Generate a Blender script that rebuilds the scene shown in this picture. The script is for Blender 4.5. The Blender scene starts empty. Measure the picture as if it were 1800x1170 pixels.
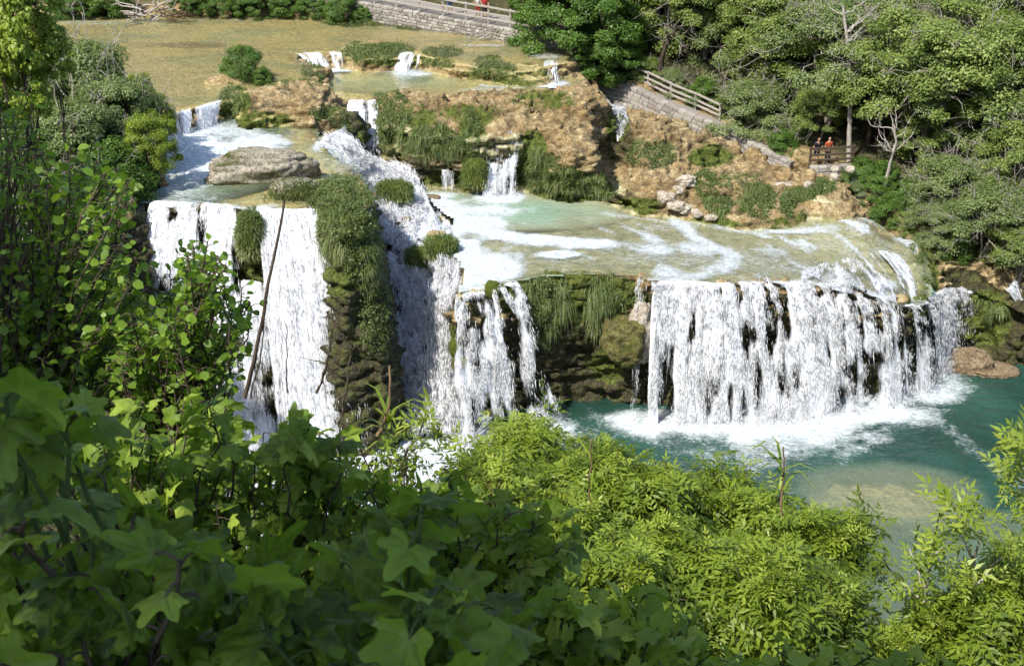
import bpy, math, random
import numpy as np
R = math.radians
random.seed(7); RNG = np.random.default_rng(7)
SC = bpy.context.scene
COL = SC.collection

# ------------------------------------------------------------------ camera model
TH, FP, CX, CY, CZ = R(25.0), 2200.0, 900.0, 585.0, 30.0
cth, sth = math.cos(TH), math.sin(TH)
def P(px, py, z):                      # pixel of the photograph -> point on the level z
    v = (CY-py)/FP; t = (z-CZ)/(-sth+v*cth)
    return np.array([(px-CX)/FP*t, (cth+v*sth)*t, z])
def PD(px, py, Y):                     # pixel -> point at ground distance Y
    v = (CY-py)/FP; t = Y/(cth+v*sth)
    return np.array([(px-CX)/FP*t, Y, CZ+(-sth+v*cth)*t])
def proj(V):
    V = np.asarray(V, float); x, y, z = V[..., 0], V[..., 1], V[..., 2]-CZ
    d = y*cth-z*sth; u = y*sth+z*cth
    d = np.where(d < .1, .1, d)
    return CX+x/d*FP, CY-u/d*FP, d

# ------------------------------------------------------------------ mesh helpers
def mesh(name, V, Fc, mat=None, attrs=None, uv=None, smooth=True):
    V = np.ascontiguousarray(V, np.float32).reshape(-1, 3)
    if not isinstance(Fc, (list, tuple)): Fc = [Fc]
    Fc = [np.asarray(f, np.int32) for f in Fc if len(f)]
    me = bpy.data.meshes.new(name)
    me.vertices.add(len(V)); me.vertices.foreach_set('co', V.ravel())
    tot = sum(len(f) for f in Fc); lt = np.concatenate([np.full(len(f), f.shape[1], np.int32) for f in Fc])
    ls = np.concatenate([[0], np.cumsum(lt)[:-1]]).astype(np.int32)
    li = np.concatenate([f.ravel() for f in Fc])
    me.loops.add(len(li)); me.loops.foreach_set('vertex_index', li)
    me.polygons.add(tot); me.polygons.foreach_set('loop_start', ls)
    me.polygons.foreach_set('use_smooth', np.full(tot, smooth, bool))
    if attrs:
        for k, a in attrs.items():
            at = me.attributes.new(k, 'FLOAT', 'POINT'); at.data.foreach_set('value', np.ascontiguousarray(a, np.float32))
    if uv is not None:
        u = me.uv_layers.new(name='uv'); u.data.foreach_set('uv', np.ascontiguousarray(uv[li], np.float32).ravel())
    me.update(calc_edges=True)
    if mat: me.materials.append(mat)
    return me
def link(name, me, parent=None, loc=None):
    o = bpy.data.objects.new(name, me); COL.objects.link(o)
    if parent is not None: o.parent = parent
    if loc is not None: o.location = loc
    return o
def empty(name, loc=(0, 0, 0)):
    o = bpy.data.objects.new(name, None); o.empty_display_size = .3; COL.objects.link(o); o.location = [float(c) for c in loc]; return o
def tag(o, label=None, cat=None, group=None, kind=None):
    if label: o['label'] = label
    if cat: o['category'] = cat
    if group: o['group'] = group
    if kind: o['kind'] = kind
    return o

# ------------------------------------------------------------------ noise
def _h(ix, iy, iz, seed):
    h = (ix*374761393 + iy*668265263 + iz*2147483647 + seed*974634777) & 0xffffffff
    h = ((h ^ (h >> 13))*1274126177) & 0xffffffff
    h = ((h ^ (h >> 16))*2246822519) & 0xffffffff
    return ((h ^ (h >> 15)) & 0xffffff)/float(0xffffff)
def vn(p, seed=0):
    p = np.asarray(p, float); i = np.floor(p).astype(np.int64); f = p-i; u = f*f*(3-2*f)
    r = 0
    for dx in (0, 1):
        wx = u[..., 0] if dx else 1-u[..., 0]
        for dy in (0, 1):
            wy = u[..., 1] if dy else 1-u[..., 1]
            for dz in (0, 1):
                wz = u[..., 2] if dz else 1-u[..., 2]
                r = r+wx*wy*wz*_h(i[..., 0]+dx, i[..., 1]+dy, i[..., 2]+dz, seed)
    return r*2-1
def fbm(p, oct=4, seed=0):
    p = np.asarray(p, float); a, r, s = 1., 0, 0
    for k in range(oct):
        r = r+a*vn(p*2**k+13.7*k, seed+k); s += a; a *= .5
    return r/s
def worley(p, seed=0):
    p = np.asarray(p, float); i = np.floor(p).astype(np.int64); best = np.full(p.shape[:-1], 9.)
    for dx in (-1, 0, 1):
        for dy in (-1, 0, 1):
            for dz in (-1, 0, 1):
                c = i+np.array([dx, dy, dz])
                q = np.stack([_h(c[..., 0], c[..., 1], c[..., 2], seed+k) for k in (11, 12, 13)], -1)+c
                best = np.minimum(best, ((p-q)**2).sum(-1))
    return np.sqrt(best)
def sstep(a, b, x):
    t = np.clip((x-a)/(b-a), 0, 1); return t*t*(3-2*t)

# ------------------------------------------------------------------ node helpers
class NT:
    def __init__(s, name, world=False):
        s.m = bpy.data.materials.new(name); s.m.use_nodes = True
        s.t = s.m.node_tree; s.t.nodes.clear(); s.out = s.t.nodes.new('ShaderNodeOutputMaterial')
    def n(s, ty, ins=None, **kw):
        nd = s.t.nodes.new(ty)
        for k, v in kw.items(): setattr(nd, k, v)
        if ins:
            for k, v in ins.items(): s.put(nd.inputs[k], v)
        return nd
    def put(s, sock, v):
        if isinstance(v, bpy.types.NodeSocket): s.t.links.new(v, sock)
        elif isinstance(v, bpy.types.Node): s.t.links.new(v.outputs[0], sock)
        else:
            if isinstance(v, (tuple, list)) and len(v) == 3 and sock.type == 'RGBA': v = (*v, 1)
            sock.default_value = v
    def attr(s, name): return s.n('ShaderNodeAttribute', attribute_name=name).outputs['Fac']
    def pos(s): return s.n('ShaderNodeNewGeometry').outputs['Position']
    def uv(s): return s.n('ShaderNodeUVMap', uv_map='uv').outputs[0]
    def map(s, vec, scale): return s.n('ShaderNodeMapping', {'Vector': vec, 'Scale': scale}).outputs[0]
    def noise(s, vec, scale, det=4, rough=.55, dist=0):
        return s.n('ShaderNodeTexNoise', {'Vector': vec, 'Scale': scale, 'Detail': det, 'Roughness': rough, 'Distortion': dist}).outputs['Fac']
    def vor(s, vec, scale, feature='F1', out='Distance', rnd=1.0):
        return s.n('ShaderNodeTexVoronoi', {'Vector': vec, 'Scale': scale, 'Randomness': rnd}, feature=feature).outputs[out]
    def math(s, op, a, b=None, c=None, clamp=False):
        nd = s.n('ShaderNodeMath', operation=op, use_clamp=clamp); s.put(nd.inputs[0], a)
        if b is not None: s.put(nd.inputs[1], b)
        if c is not None: s.put(nd.inputs[2], c)
        return nd.outputs[0]
    def ramp(s, fac, stops, interp='LINEAR'):
        nd = s.n('ShaderNodeValToRGB'); s.put(nd.inputs[0], fac); cr = nd.color_ramp; cr.interpolation = interp
        while len(cr.elements) > 1: cr.elements.remove(cr.elements[-1])
        for i, (p, c) in enumerate(stops):
            e = cr.elements[0] if i == 0 else cr.elements.new(p)
            e.position = p; e.color = (*c, 1) if isinstance(c, tuple) else (c, c, c, 1)
        return nd.outputs[0]
    def mix(s, fac, a, b, mode='MIX'):
        nd = s.n('ShaderNodeMix', data_type='RGBA', blend_type=mode)
        s.put(nd.inputs[0], fac); s.put(nd.inputs[6], a); s.put(nd.inputs[7], b); return nd.outputs[2]
    def bump(s, height, strength=.5, dist=.1, normal=None):
        nd = s.n('ShaderNodeBump', {'Height': height, 'Strength': strength, 'Distance': dist})
        if normal is not None: s.put(nd.inputs['Normal'], normal)
        return nd.outputs[0]
    def pbr(s, col, rough=.8, spec=.3, normal=None, **kw):
        nd = s.n('ShaderNodeBsdfPrincipled', {'Base Color': col, 'Roughness': rough, 'Specular IOR Level': spec})
        if normal is not None: s.put(nd.inputs['Normal'], normal)
        for k, v in kw.items(): s.put(nd.inputs[k.replace('_', ' ')], v)
        return nd.outputs[0]
    def mixs(s, fac, a, b):
        nd = s.n('ShaderNodeMixShader'); s.put(nd.inputs[0], fac); s.put(nd.inputs[1], a); s.put(nd.inputs[2], b); return nd.outputs[0]
    def done(s, sh): s.t.links.new(sh, s.out.inputs['Surface']); return s.m

# ------------------------------------------------------------------ height field
GX = np.arange(-38, 48.01, .16); GY = np.arange(38, 102.01, .16)
XX, YY = np.meshgrid(GX, GY)
def sdf(poly, X=XX, Y=YY):
    poly = np.asarray(poly, float)[:, :2]; n = len(poly); d = np.full(X.shape, 1e9); ins = np.zeros(X.shape, bool)
    for a in range(n):
        x0, y0 = poly[a]; x1, y1 = poly[(a+1) % n]; ex, ey = x1-x0, y1-y0
        t = np.clip(((X-x0)*ex+(Y-y0)*ey)/max(ex*ex+ey*ey, 1e-9), 0, 1)
        d = np.minimum(d, (X-x0-t*ex)**2+(Y-y0-t*ey)**2)
        c = (y0 > Y) != (y1 > Y)
        ins ^= c & (X < ex*(Y-y0)/(ey if abs(ey) > 1e-9 else 1e-9)+x0)
    d = np.sqrt(d); return np.where(ins, -d, d)
def pp(pts, z=None): return np.array([P(p[0], p[1], p[2] if len(p) > 2 else z) for p in pts])
def idw(poly, X=XX, Y=YY):
    w = 0; s = 0
    for x, y, z in poly:
        k = 1/((X-x)**2+(Y-y)**2+.3)**1.5; w = w+k; s = s+k*z
    return s/w
XY0 = np.stack([XX, YY, 0*XX], -1)
WARP = fbm(XY0*.55, 3, 5)*.30+vn(XY0*2.1, 9)*.10
WARP2 = fbm(XY0*.3, 3, 25)*.7

polyA = pp([(-150, 330), (-50, 300), (200, 235), (300, 202), (385, 181), (430, 172), (540, 160), (560, 150), (550, 120), (522, 98), (600, 94), (640, 104), (700, 104), (722, 92), (745, 100), (830, 118), (900, 128), (940, 125), (985, 112), (1010, 108), (1010, 60), (960, 50), (780, 28), (500, 0), (0, -5), (-250, 5)], 11.75)
polyB = pp([(566, 140), (572, 176), (612, 179), (660, 177), (700, 172), (780, 172), (850, 168), (900, 162), (960, 160), (1020, 165), (1040, 150), (1000, 110), (900, 95), (700, 80), (560, 85)], 10.85)
polyC = pp([(664, 182, 10.9), (690, 205, 10.7), (750, 215, 10.5), (820, 222, 10.3), (870, 232, 10.2), (915, 232, 10.2), (960, 240, 10), (1030, 250, 9.8), (1080, 240, 9.6), (1100, 200, 9.6), (1060, 165, 10.3), (1000, 150, 10.9), (850, 150, 11), (700, 150, 11)])
polyM1 = pp([(918, 235), (950, 248), (1000, 258), (1060, 255), (1092, 235), (1085, 205), (1040, 172), (960, 172), (920, 200)], 9.9)
polyD = pp([(1070, 300, 8.3), (1110, 325, 8.), (1180, 342, 7.8), (1240, 362, 7.6), (1300, 372, 7.5), (1380, 373, 7.4), (1460, 360, 7.3), (1500, 355, 7.2), (1480, 320, 7.3), (1400, 290, 7.6), (1300, 252, 7.2), (1200, 224, 7.6), (1120, 188, 8.5), (1090, 168, 9.4), (1060, 200, 9.4), (1080, 260, 8.8)])
polyP = pp([(690, 430, 7), (760, 470, 6.9), (770, 500, 6.7), (790, 520, 6.7), (840, 514, 6.8), (905, 498, 6.95), (960, 487, 7), (1040, 485, 7), (1115, 487, 6.95), (1140, 497, 6.9), (1250, 502, 6.75), (1330, 500, 6.7), (1400, 500, 6.55), (1470, 505, 6.3), (1560, 525, 5.5), (1620, 540, 5.0), (1640, 520, 4.9), (1628, 460, 5.5), (1600, 425, 5.9), (1510, 385, 6.8), (1470, 365, 6.95), (1400, 340, 7), (1100, 300, 7), (900, 290, 7), (700, 290, 7), (660, 330, 7.2)])
polyL = pp([(225, 360), (275, 364), (350, 368), (420, 373), (500, 378), (560, 374), (600, 390), (645, 385), (652, 360), (640, 320), (612, 285), (562, 262), (556, 235), (575, 205), (580, 185), (500, 180), (380, 190), (300, 210), (200, 260), (150, 320)], 10.65)
polyH = pp([(562, 330), (600, 318), (635, 325), (646, 355), (640, 383), (600, 390), (570, 376), (556, 350)], 11.1)
polyMA = pp([(430, 165), (470, 148), (540, 138), (565, 150), (572, 172), (545, 183), (480, 180), (440, 185)], 12.0)
polyR = pp([(1630, 470, 4.6), (1640, 520, 4.3), (1690, 508, 3.4), (1760, 525, 3.1), (1800, 550, 2.9), (1900, 580, 2.6), (1990, 560, 3), (1850, 480, 4), (1700, 440, 5), (1600, 420, 5.6)])
polyLB = np.array([(-70, 42, 11.4), (-24, 53, 11.4), (-17.9, 54.0, 11.4), (-17.3, 58, 11.4), (-18.5, 62.5, 11.4), (-20, 66.5, 11.6), (-25, 72, 12), (-32, 84, 12.2), (-36, 94, 12.5), (-70, 96, 13)], float)

# toe of the wooded bank (x, y, z); the hill rises behind it
TOE = np.array([(-90, 96, 12.1), (-25, 96.5, 12.1), (-11, 93.6, 12.1), (-4, 90.0, 12.1), (1.4, 85.9, 11.9), (6.5, 83.6, 10.2), (14.3, 77.4, 8.2), (19, 71.4, 7.2), (23.5, 65, 5.2), (29, 62.5, 3.2), (46, 54, 2), (90, 40, 2)], float)
TOEP = np.concatenate([TOE[:, :2], [[90, 500], [-90, 500]]])
def toe(X, Y):
    d = np.full(X.shape, 1e9); zt = np.zeros(X.shape)
    for a in range(len(TOE)-1):
        (x0, y0, z0), (x1, y1, z1) = TOE[a], TOE[a+1]; ex, ey = x1-x0, y1-y0
        t = np.clip(((X-x0)*ex+(Y-y0)*ey)/(ex*ex+ey*ey), 0, 1)
        q = (X-x0-t*ex)**2+(Y-y0-t*ey)**2; m = q < d
        d = np.where(m, q, d); zt = np.where(m, z0+(z1-z0)*t, zt)
    return -sdf(TOEP, X, Y), zt
def hill_h(X, Y):
    d, zt = toe(X, Y)
    q = np.stack([X, Y, 0*X], -1)
    return np.where(d > 0, zt+.15*np.minimum(d, 3)+.5*np.maximum(d-3, 0)*np.clip(1-(d-3)/260., .3, 1)+fbm(q*.12, 3, 3)*np.clip(d*.12, 0, 2.2), zt+1.6*d)
def near_h(X, Y):      # the slope the photographer stands on
    q = np.stack([X, Y, 0*X], -1)
    z = 28.3-.83*np.maximum(Y-.5, 0)+fbm(q*.15, 3, 8)*.5*np.clip(Y*.2, 0, 1)
    side = np.maximum(-X-12, 0)
    z = z+side*.75
    return np.maximum(z, (side*.62-1.2)*(1-sstep(45.5, 49, Y))-8*sstep(45.5, 49, Y))

def terrace(h, poly, k, dome=0, warp=1., foot=0.):
    sd = sdf(poly)+WARP*warp
    z = idw(poly)
    t = z-k*np.maximum(sd, 0)+dome*sstep(0, 2.2, -sd)
    return np.maximum(h, t), sd

H = np.full(XX.shape, -2.2)+fbm(XY0*.2, 3, 2)*.5
H = np.maximum(H, near_h(XX, YY))
H = np.maximum(H, hill_h(XX, YY))
H, _ = terrace(H, polyR, 2.2)
H, sdP = terrace(H, polyP, 7.0)
H, sdL = terrace(H, polyL, 6.0, warp=.6)
H, _ = terrace(H, polyLB, 2.6, warp=2)
H, _ = terrace(H, polyD, 1.7, dome=.5)
H, _ = terrace(H, polyC, 3.2)
H, _ = terrace(H, polyM1, 2.6, dome=1.0)
H, sdB = terrace(H, polyB, 2.5, warp=.5)
H, sdA = terrace(H, polyA, 3.0, warp=.6)
H, _ = terrace(H, polyMA, 1.3, dome=.3)
H, _ = terrace(H, polyH, 7.0, dome=.5, warp=.5)
# mounds on the rock slopes: px, py, z, radius (m), height above z
MOUNDS = [(1140, 262, 8.9, 2.6, .9), (1230, 268, 8.3, 2.2, .6), (1320, 320, 7.7, 2.6, .7), (1240, 320, 7.9, 2.2, .6), (1160, 310, 8.2, 2.0, .7), (1400, 330, 7.5, 2.2, .7), (1445, 352, 7.3, 1.7, .8),
          (850, 195, 10.8, 2.5, .45), (760, 195, 10.8, 2.2, .45), (930, 135, 11.1, 2.0, .9), (880, 120, 11.2, 2.0, .7), (800, 118, 11.2, 1.6, .5), (1010, 205, 10.5, 2.6, .7),
          (700, 185, 10.9, 1.3, .5), (1110, 250, 9.0, 1.6, .6), (1330, 352, 7.3, 1.6, .9), (1270, 352, 7.3, 1.3, .8), (1200, 300, 8.1, 1.5, .6), (400, 150, 11.6, 1.6, .7), (430, 180, 11.2, 1.3, .8),
          (700, 330, 7.3, 1.3, .55), (765, 432, 6.5, 1.25, .75), (715, 400, 6.9, .9, .6), (590, 205, 10.9, 1.2, .5), (660, 92, 11.6, 2.2, .75), (625, 92, 11.6, 1.4, .5), (560, 130, 11.3, .9, .7), (1000, 385, 6.95, 1.0, .22), (770, 345, 6.9, .8, .3)]
for px, py, z, r, a in MOUNDS:
    c = P(px, py, z); d = np.hypot(XX-c[0], YY-c[1])/r+WARP*.5
    H = np.maximum(H, np.where(d < 1.5, z+a*np.clip(1-d*d, -1.5, 1), -9))
# buttress right of the left falls
def patch(rows, nu=160, nv=120):
    rows = [np.array([P(*q) for q in r]) for r in rows]; u = np.linspace(0, 1, nu)
    rr = []
    for r in rows:
        s = np.concatenate([[0], np.cumsum(np.linalg.norm(np.diff(r, axis=0), axis=1))]); s /= s[-1]
        rr.append(np.stack([np.interp(u, s, r[:, k]) for k in range(3)], -1))
    rr = np.array(rr); n = len(rr); v = np.linspace(0, n-1, nv); out = np.empty((nv, nu, 3))
    for j, t in enumerate(v):                       # catmull-rom between rows
        i = min(int(t), n-2); f = t-i
        p0, p1, p2, p3 = rr[max(i-1, 0)], rr[i], rr[i+1], rr[min(i+2, n-1)]
        out[j] = .5*((2*p1)+(-p0+p2)*f+(2*p0-5*p1+4*p2-p3)*f*f+(-p0+3*p1-3*p2+p3)*f**3)
    return out
def raster(pt, off, mode='max'):
    global H
    q = pt.reshape(-1, 3); ix = np.round((q[:, 0]-GX[0])/.16).astype(int); iy = np.round((q[:, 1]-GY[0])/.16).astype(int)
    ok = (ix > 0) & (ix < len(GX)-1) & (iy > 0) & (iy < len(GY)-1); ix, iy, z = ix[ok], iy[ok], q[ok, 2]+off
    T = np.full(H.shape, -99.); np.maximum.at(T, (iy, ix), z)
    m = T > -90
    H = np.where(m, np.maximum(H, T) if mode == 'max' else T, H)
butt = patch([[(548, 372, 10.6), (600, 385, 10.6), (645, 382, 10.4)], [(604, 500, 7.6), (632, 500, 7.8), (662, 495, 7.9)], [(628, 610, 4.8), (660, 610, 5.2), (690, 605, 4.6)], [(648, 700, 2.3), (676, 700, 2.8), (706, 690, 2.2)], [(660, 790, -.3), (686, 795, -.2), (716, 780, -.4)]])
for o in (0, -1., -2): raster(butt+np.array([0, -o*.0, 0]), o*.0)
RAP1 = [[(622, 284, 9.1), (665, 283, 8.5), (700, 288, 8.1)], [(632, 308, 8.6), (690, 305, 8.2), (728, 308, 7.9)], [(645, 335, 8.0), (700, 330, 7.9), (745, 332, 7.5)], [(655, 365, 7.5), (705, 365, 7.45), (757, 366, 7.05)], [(660, 398, 7.15), (710, 396, 7.15), (790, 390, 7.0)]]
RAP2 = [[(660, 398, 7.15), (710, 396, 7.15), (790, 390, 7.05)], [(668, 430, 6.6), (735, 435, 6.6), (800, 440, 6.95)], [(674, 480, 5.6), (745, 480, 5.8), (812, 490, 6.7)], [(680, 530, 4.6), (740, 525, 4.9), (800, 525, 6.3)], [(690, 600, 3.2), (745, 605, 3.3), (798, 600, 3.9)], [(702, 680, 1.55), (750, 685, 1.6), (800, 680, 1.9)], [(706, 770, .0), (770, 775, .0), (835, 778, .0)]]
rp1, rp2 = patch(RAP1), patch(RAP2, nv=260)
_H0 = H.copy(); raster(rp1, -.30, 'set'); raster(rp2, -.30, 'set'); RAPM = (H != _H0).astype(float)
for px, py, z, r, a in MOUNDS[20:23]:
    c = P(px, py, z); d = np.hypot(XX-c[0], YY-c[1])/r+WARP*.5
    H = np.maximum(H, np.where(d < 1.3, z+a*np.clip(1-d*d, -1.5, 1), -9))
# gully of the small stream, and the basins of the pools
for a, b in (((1040, 168, 10.3), (1072, 200, 9.7)), ((1072, 200, 9.7), (1095, 240, 8.9)), ((1095, 240, 8.9), (1068, 290, 7.6)), ((1068, 290, 7.6), (1085, 350, 6.9))):
    A_, B_ = P(*a), P(*b); e = B_-A_; t = np.clip(((XX-A_[0])*e[0]+(YY-A_[1])*e[1])/(e[0]**2+e[1]**2), 0, 1)
    d = np.hypot(XX-A_[0]-t*e[0], YY-A_[1]-t*e[1]); z = A_[2]+t*e[2]
    H = np.minimum(H, z-.15+2.2*np.maximum(d-.35, 0)+np.where(d > 1.3, 9, 0))
BASINS = [(700, 145, 10.9, 5, 3, .6), (430, 225, 10.7, 5, 3, .7), (330, 310, 10.7, 5, 5, 1.0), (900, 372, 7, 6.5, 3.0, 1.1), (790, 352, 7, 3, 1.2, .6), (330, 70, 11.7, 9, 3, .5), (200, 50, 11.7, 8, 2, .4)]
for px, py, z, rx, ry, dp in BASINS:
    c = P(px, py, z); d = ((XX-c[0])/rx)**2+((YY-c[1])/ry)**2
    H = np.where(np.abs(H-z) < .5, H-dp*np.clip(1-d, 0, 1), H)
c = P(1560, 885, -.5); d = np.hypot((XX-c[0])/3.5, (YY-c[1])/2.2)+WARP*.35
H = np.maximum(H, np.where(d < 1.5, -.72+.25*np.clip(1-d*d, -9, 1)-1.2*sstep(.8, 1.5, d), -9))
loW = np.array([PD(1055, 138, 83.5), PD(1110, 150, 82), PD(1175, 182, 79.8), PD(1240, 209, 78), PD(1300, 238, 76.2), PD(1350, 262, 74.5), PD(1390, 282, 73.2)])
for A_, B_ in zip(loW[:-1], loW[1:]):
    e = B_-A_; t = np.clip(((XX-A_[0])*e[0]+(YY-A_[1])*e[1])/(e[0]**2+e[1]**2), 0, 1); d = np.hypot(XX-A_[0]-t*e[0], YY-A_[1]-t*e[1])
    H = np.where(d < 2.6, np.minimum(H, A_[2]+t*e[2]-1.75+.35*np.maximum(d-.9, 0)+np.where(e[0]*(YY-A_[1])-e[1]*(XX-A_[0]) > 0, 1.6+d, 0)), H)
def gsample(F, x, y):
    fx = np.clip((x-GX[0])/.16, 0, len(GX)-1.001); fy = np.clip((y-GY[0])/.16, 0, len(GY)-1.001)
    i, j = fx.astype(int), fy.astype(int); u, v = fx-i, fy-j
    return (F[j, i]*(1-u)+F[j, i+1]*u)*(1-v)+(F[j+1, i]*(1-u)+F[j+1, i+1]*u)*v
SMOOTHBED = np.maximum.reduce([sstep(.2, .9, -sdA), sstep(.2, .9, -sdB)*(gsample(0*XX+1, XX, YY)), sstep(.2, .9, -sdL)])
SMOOTHBED = SMOOTHBED*(np.abs(H-np.where(sdA < 0, 11.6, np.where(sdB < 0, 10.6, 10.4))) < .9)
SMP = sstep(.1, 1., -sdP)*(np.abs(H-idw(polyP)) < .9)
ROUGH = np.clip(1-.93*SMOOTHBED, 0, 1)*np.clip(1-.80*SMP, 0, 1)

_m = np.maximum.reduce([sstep(.2, -1.5, sdf(polyD)), sstep(.2, -1, sdf(polyC)), sstep(.2, -1, sdf(polyM1)), sstep(1, -1, sdf(polyLB)), sstep(.2, -1, sdf(polyR))])*(ROUGH > .8)*sstep(-.5, -3, toe(XX, YY)[0])
H = H+_m*(.75*fbm(XY0*.42, 2, 44)+.45*np.abs(vn(XY0*.95, 45))-.35*sstep(.12, .0, np.abs(vn(XY0*.5, 46))))
# solid -> voxel remesh -> displacement
def build_terrain():
    ny, nx = H.shape; idx = np.arange(ny*nx).reshape(ny, nx)
    top = np.stack([XX, YY, H], -1).reshape(-1, 3); bot = top.copy(); bot[:, 2] = -4.5; n = ny*nx
    q = np.stack([idx[:-1, :-1], idx[:-1, 1:], idx[1:, 1:], idx[1:, :-1]], -1).reshape(-1, 4)
    edge = np.concatenate([idx[0, :], idx[1:, -1], idx[-1, -2::-1], idx[-2:0:-1, 0]]); e2 = np.roll(edge, -1)
    side = np.stack([edge, edge+n, e2+n, e2], -1)
    me = mesh('solid', np.concatenate([top, bot]), np.concatenate([q, q[:, ::-1]+n, side]))
    o = link('solid', me); md = o.modifiers.new('r', 'REMESH'); md.mode = 'VOXEL'; md.voxel_size = VOX; md.adaptivity = 0
    dg = bpy.context.evaluated_depsgraph_get(); ev = o.evaluated_get(dg).to_mesh()
    V = np.empty(len(ev.vertices)*3, np.float32); ev.vertices.foreach_get('co', V); V = V.reshape(-1, 3).astype(float)
    li = np.empty(len(ev.loops), np.int32); ev.loops.foreach_get('vertex_index', li)
    Fq = li.reshape(-1, 4)
    bpy.data.objects.remove(o); bpy.data.meshes.remove(me)
    keep = (V[Fq][:, :, 2].max(1) > -3.6)
    c = V[Fq].mean(1); keep &= (c[:, 0] > GX[0]+.3) & (c[:, 0] < GX[-1]-.3) & (c[:, 1] > GY[0]+.3) & (c[:, 1] < GY[-1]-.3)
    Fq = Fq[keep]; used = np.unique(Fq); mp = np.full(len(V), -1); mp[used] = np.arange(len(used)); return V[used], mp[Fq]
def vnormals(V, Fq):
    a = V[Fq[:, 2]]-V[Fq[:, 0]]; b = V[Fq[:, 3]]-V[Fq[:, 1]]; n = np.cross(a, b); N = np.zeros_like(V)
    for k in range(4): np.add.at(N, Fq[:, k], n)
    return N/np.maximum(np.linalg.norm(N, axis=1, keepdims=True), 1e-9)
VOX = .115
TV, TF = build_terrain()
N = vnormals(TV, TF)
if True:
    rg = gsample(ROUGH, TV[:, 0], TV[:, 1]); steep = 1-np.abs(N[:, 2])
    rg = np.maximum(rg, sstep(.35, .7, steep))
    dtoe, _ = toe(TV[:, 0], TV[:, 1]); rg = rg*np.where(dtoe > .5, .45, 1)
    hn = np.stack([N[:, 0], N[:, 1], 0*N[:, 0]], -1)
    # undercuts below the lips
    under = sstep(.3, .8, steep)*np.where(TV[:, 2] < 6, -1.3*sstep(6, 1.0, TV[:, 2]), 0)*(TV[:, 0] > -4.5)*(TV[:, 1] > 50)*(dtoe < -1)
    q = proj(TV); ov = sstep(.3, .8, steep)*np.clip((8.6-TV[:, 2])/1.6, -.3, 1)*(TV[:, 2] > 6.6)*(q[0] > 690)*(q[0] < 1110)*(q[1] > 180)*(q[1] < 370)*(TV[:, 1] > 64)
    TV = TV+hn*(under-.8*ov)[:, None]
    big = fbm(TV*.45, 3, 31)*.5
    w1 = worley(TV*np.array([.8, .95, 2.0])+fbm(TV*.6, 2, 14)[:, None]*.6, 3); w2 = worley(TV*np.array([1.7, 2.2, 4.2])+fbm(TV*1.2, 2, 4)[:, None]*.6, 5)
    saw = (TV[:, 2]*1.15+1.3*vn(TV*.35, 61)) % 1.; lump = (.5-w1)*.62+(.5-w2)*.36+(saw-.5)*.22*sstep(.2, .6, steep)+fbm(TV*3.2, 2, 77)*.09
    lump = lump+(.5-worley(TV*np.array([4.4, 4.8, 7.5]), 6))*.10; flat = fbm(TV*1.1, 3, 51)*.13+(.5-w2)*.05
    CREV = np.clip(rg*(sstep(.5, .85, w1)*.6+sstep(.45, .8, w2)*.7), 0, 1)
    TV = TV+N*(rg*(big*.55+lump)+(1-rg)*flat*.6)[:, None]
    N = vnormals(TV, TF)
PX, PY_, PDp = proj(TV)
# ------------------------------------------------------------------ pixel masks on the ground
def ell(V, lst, soft=.35):             # lst: px, py, rx, ry, value ; sits on the surface seen there
    q = proj(V); r = np.zeros(len(q[0]))
    for px, py, rx, ry, v in lst:
        d = np.sqrt(((q[0]-px)/rx)**2+((q[1]-py)/ry)**2)
        r = np.maximum(r, v*(1-sstep(1-soft, 1+soft, d)))
    return r
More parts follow.
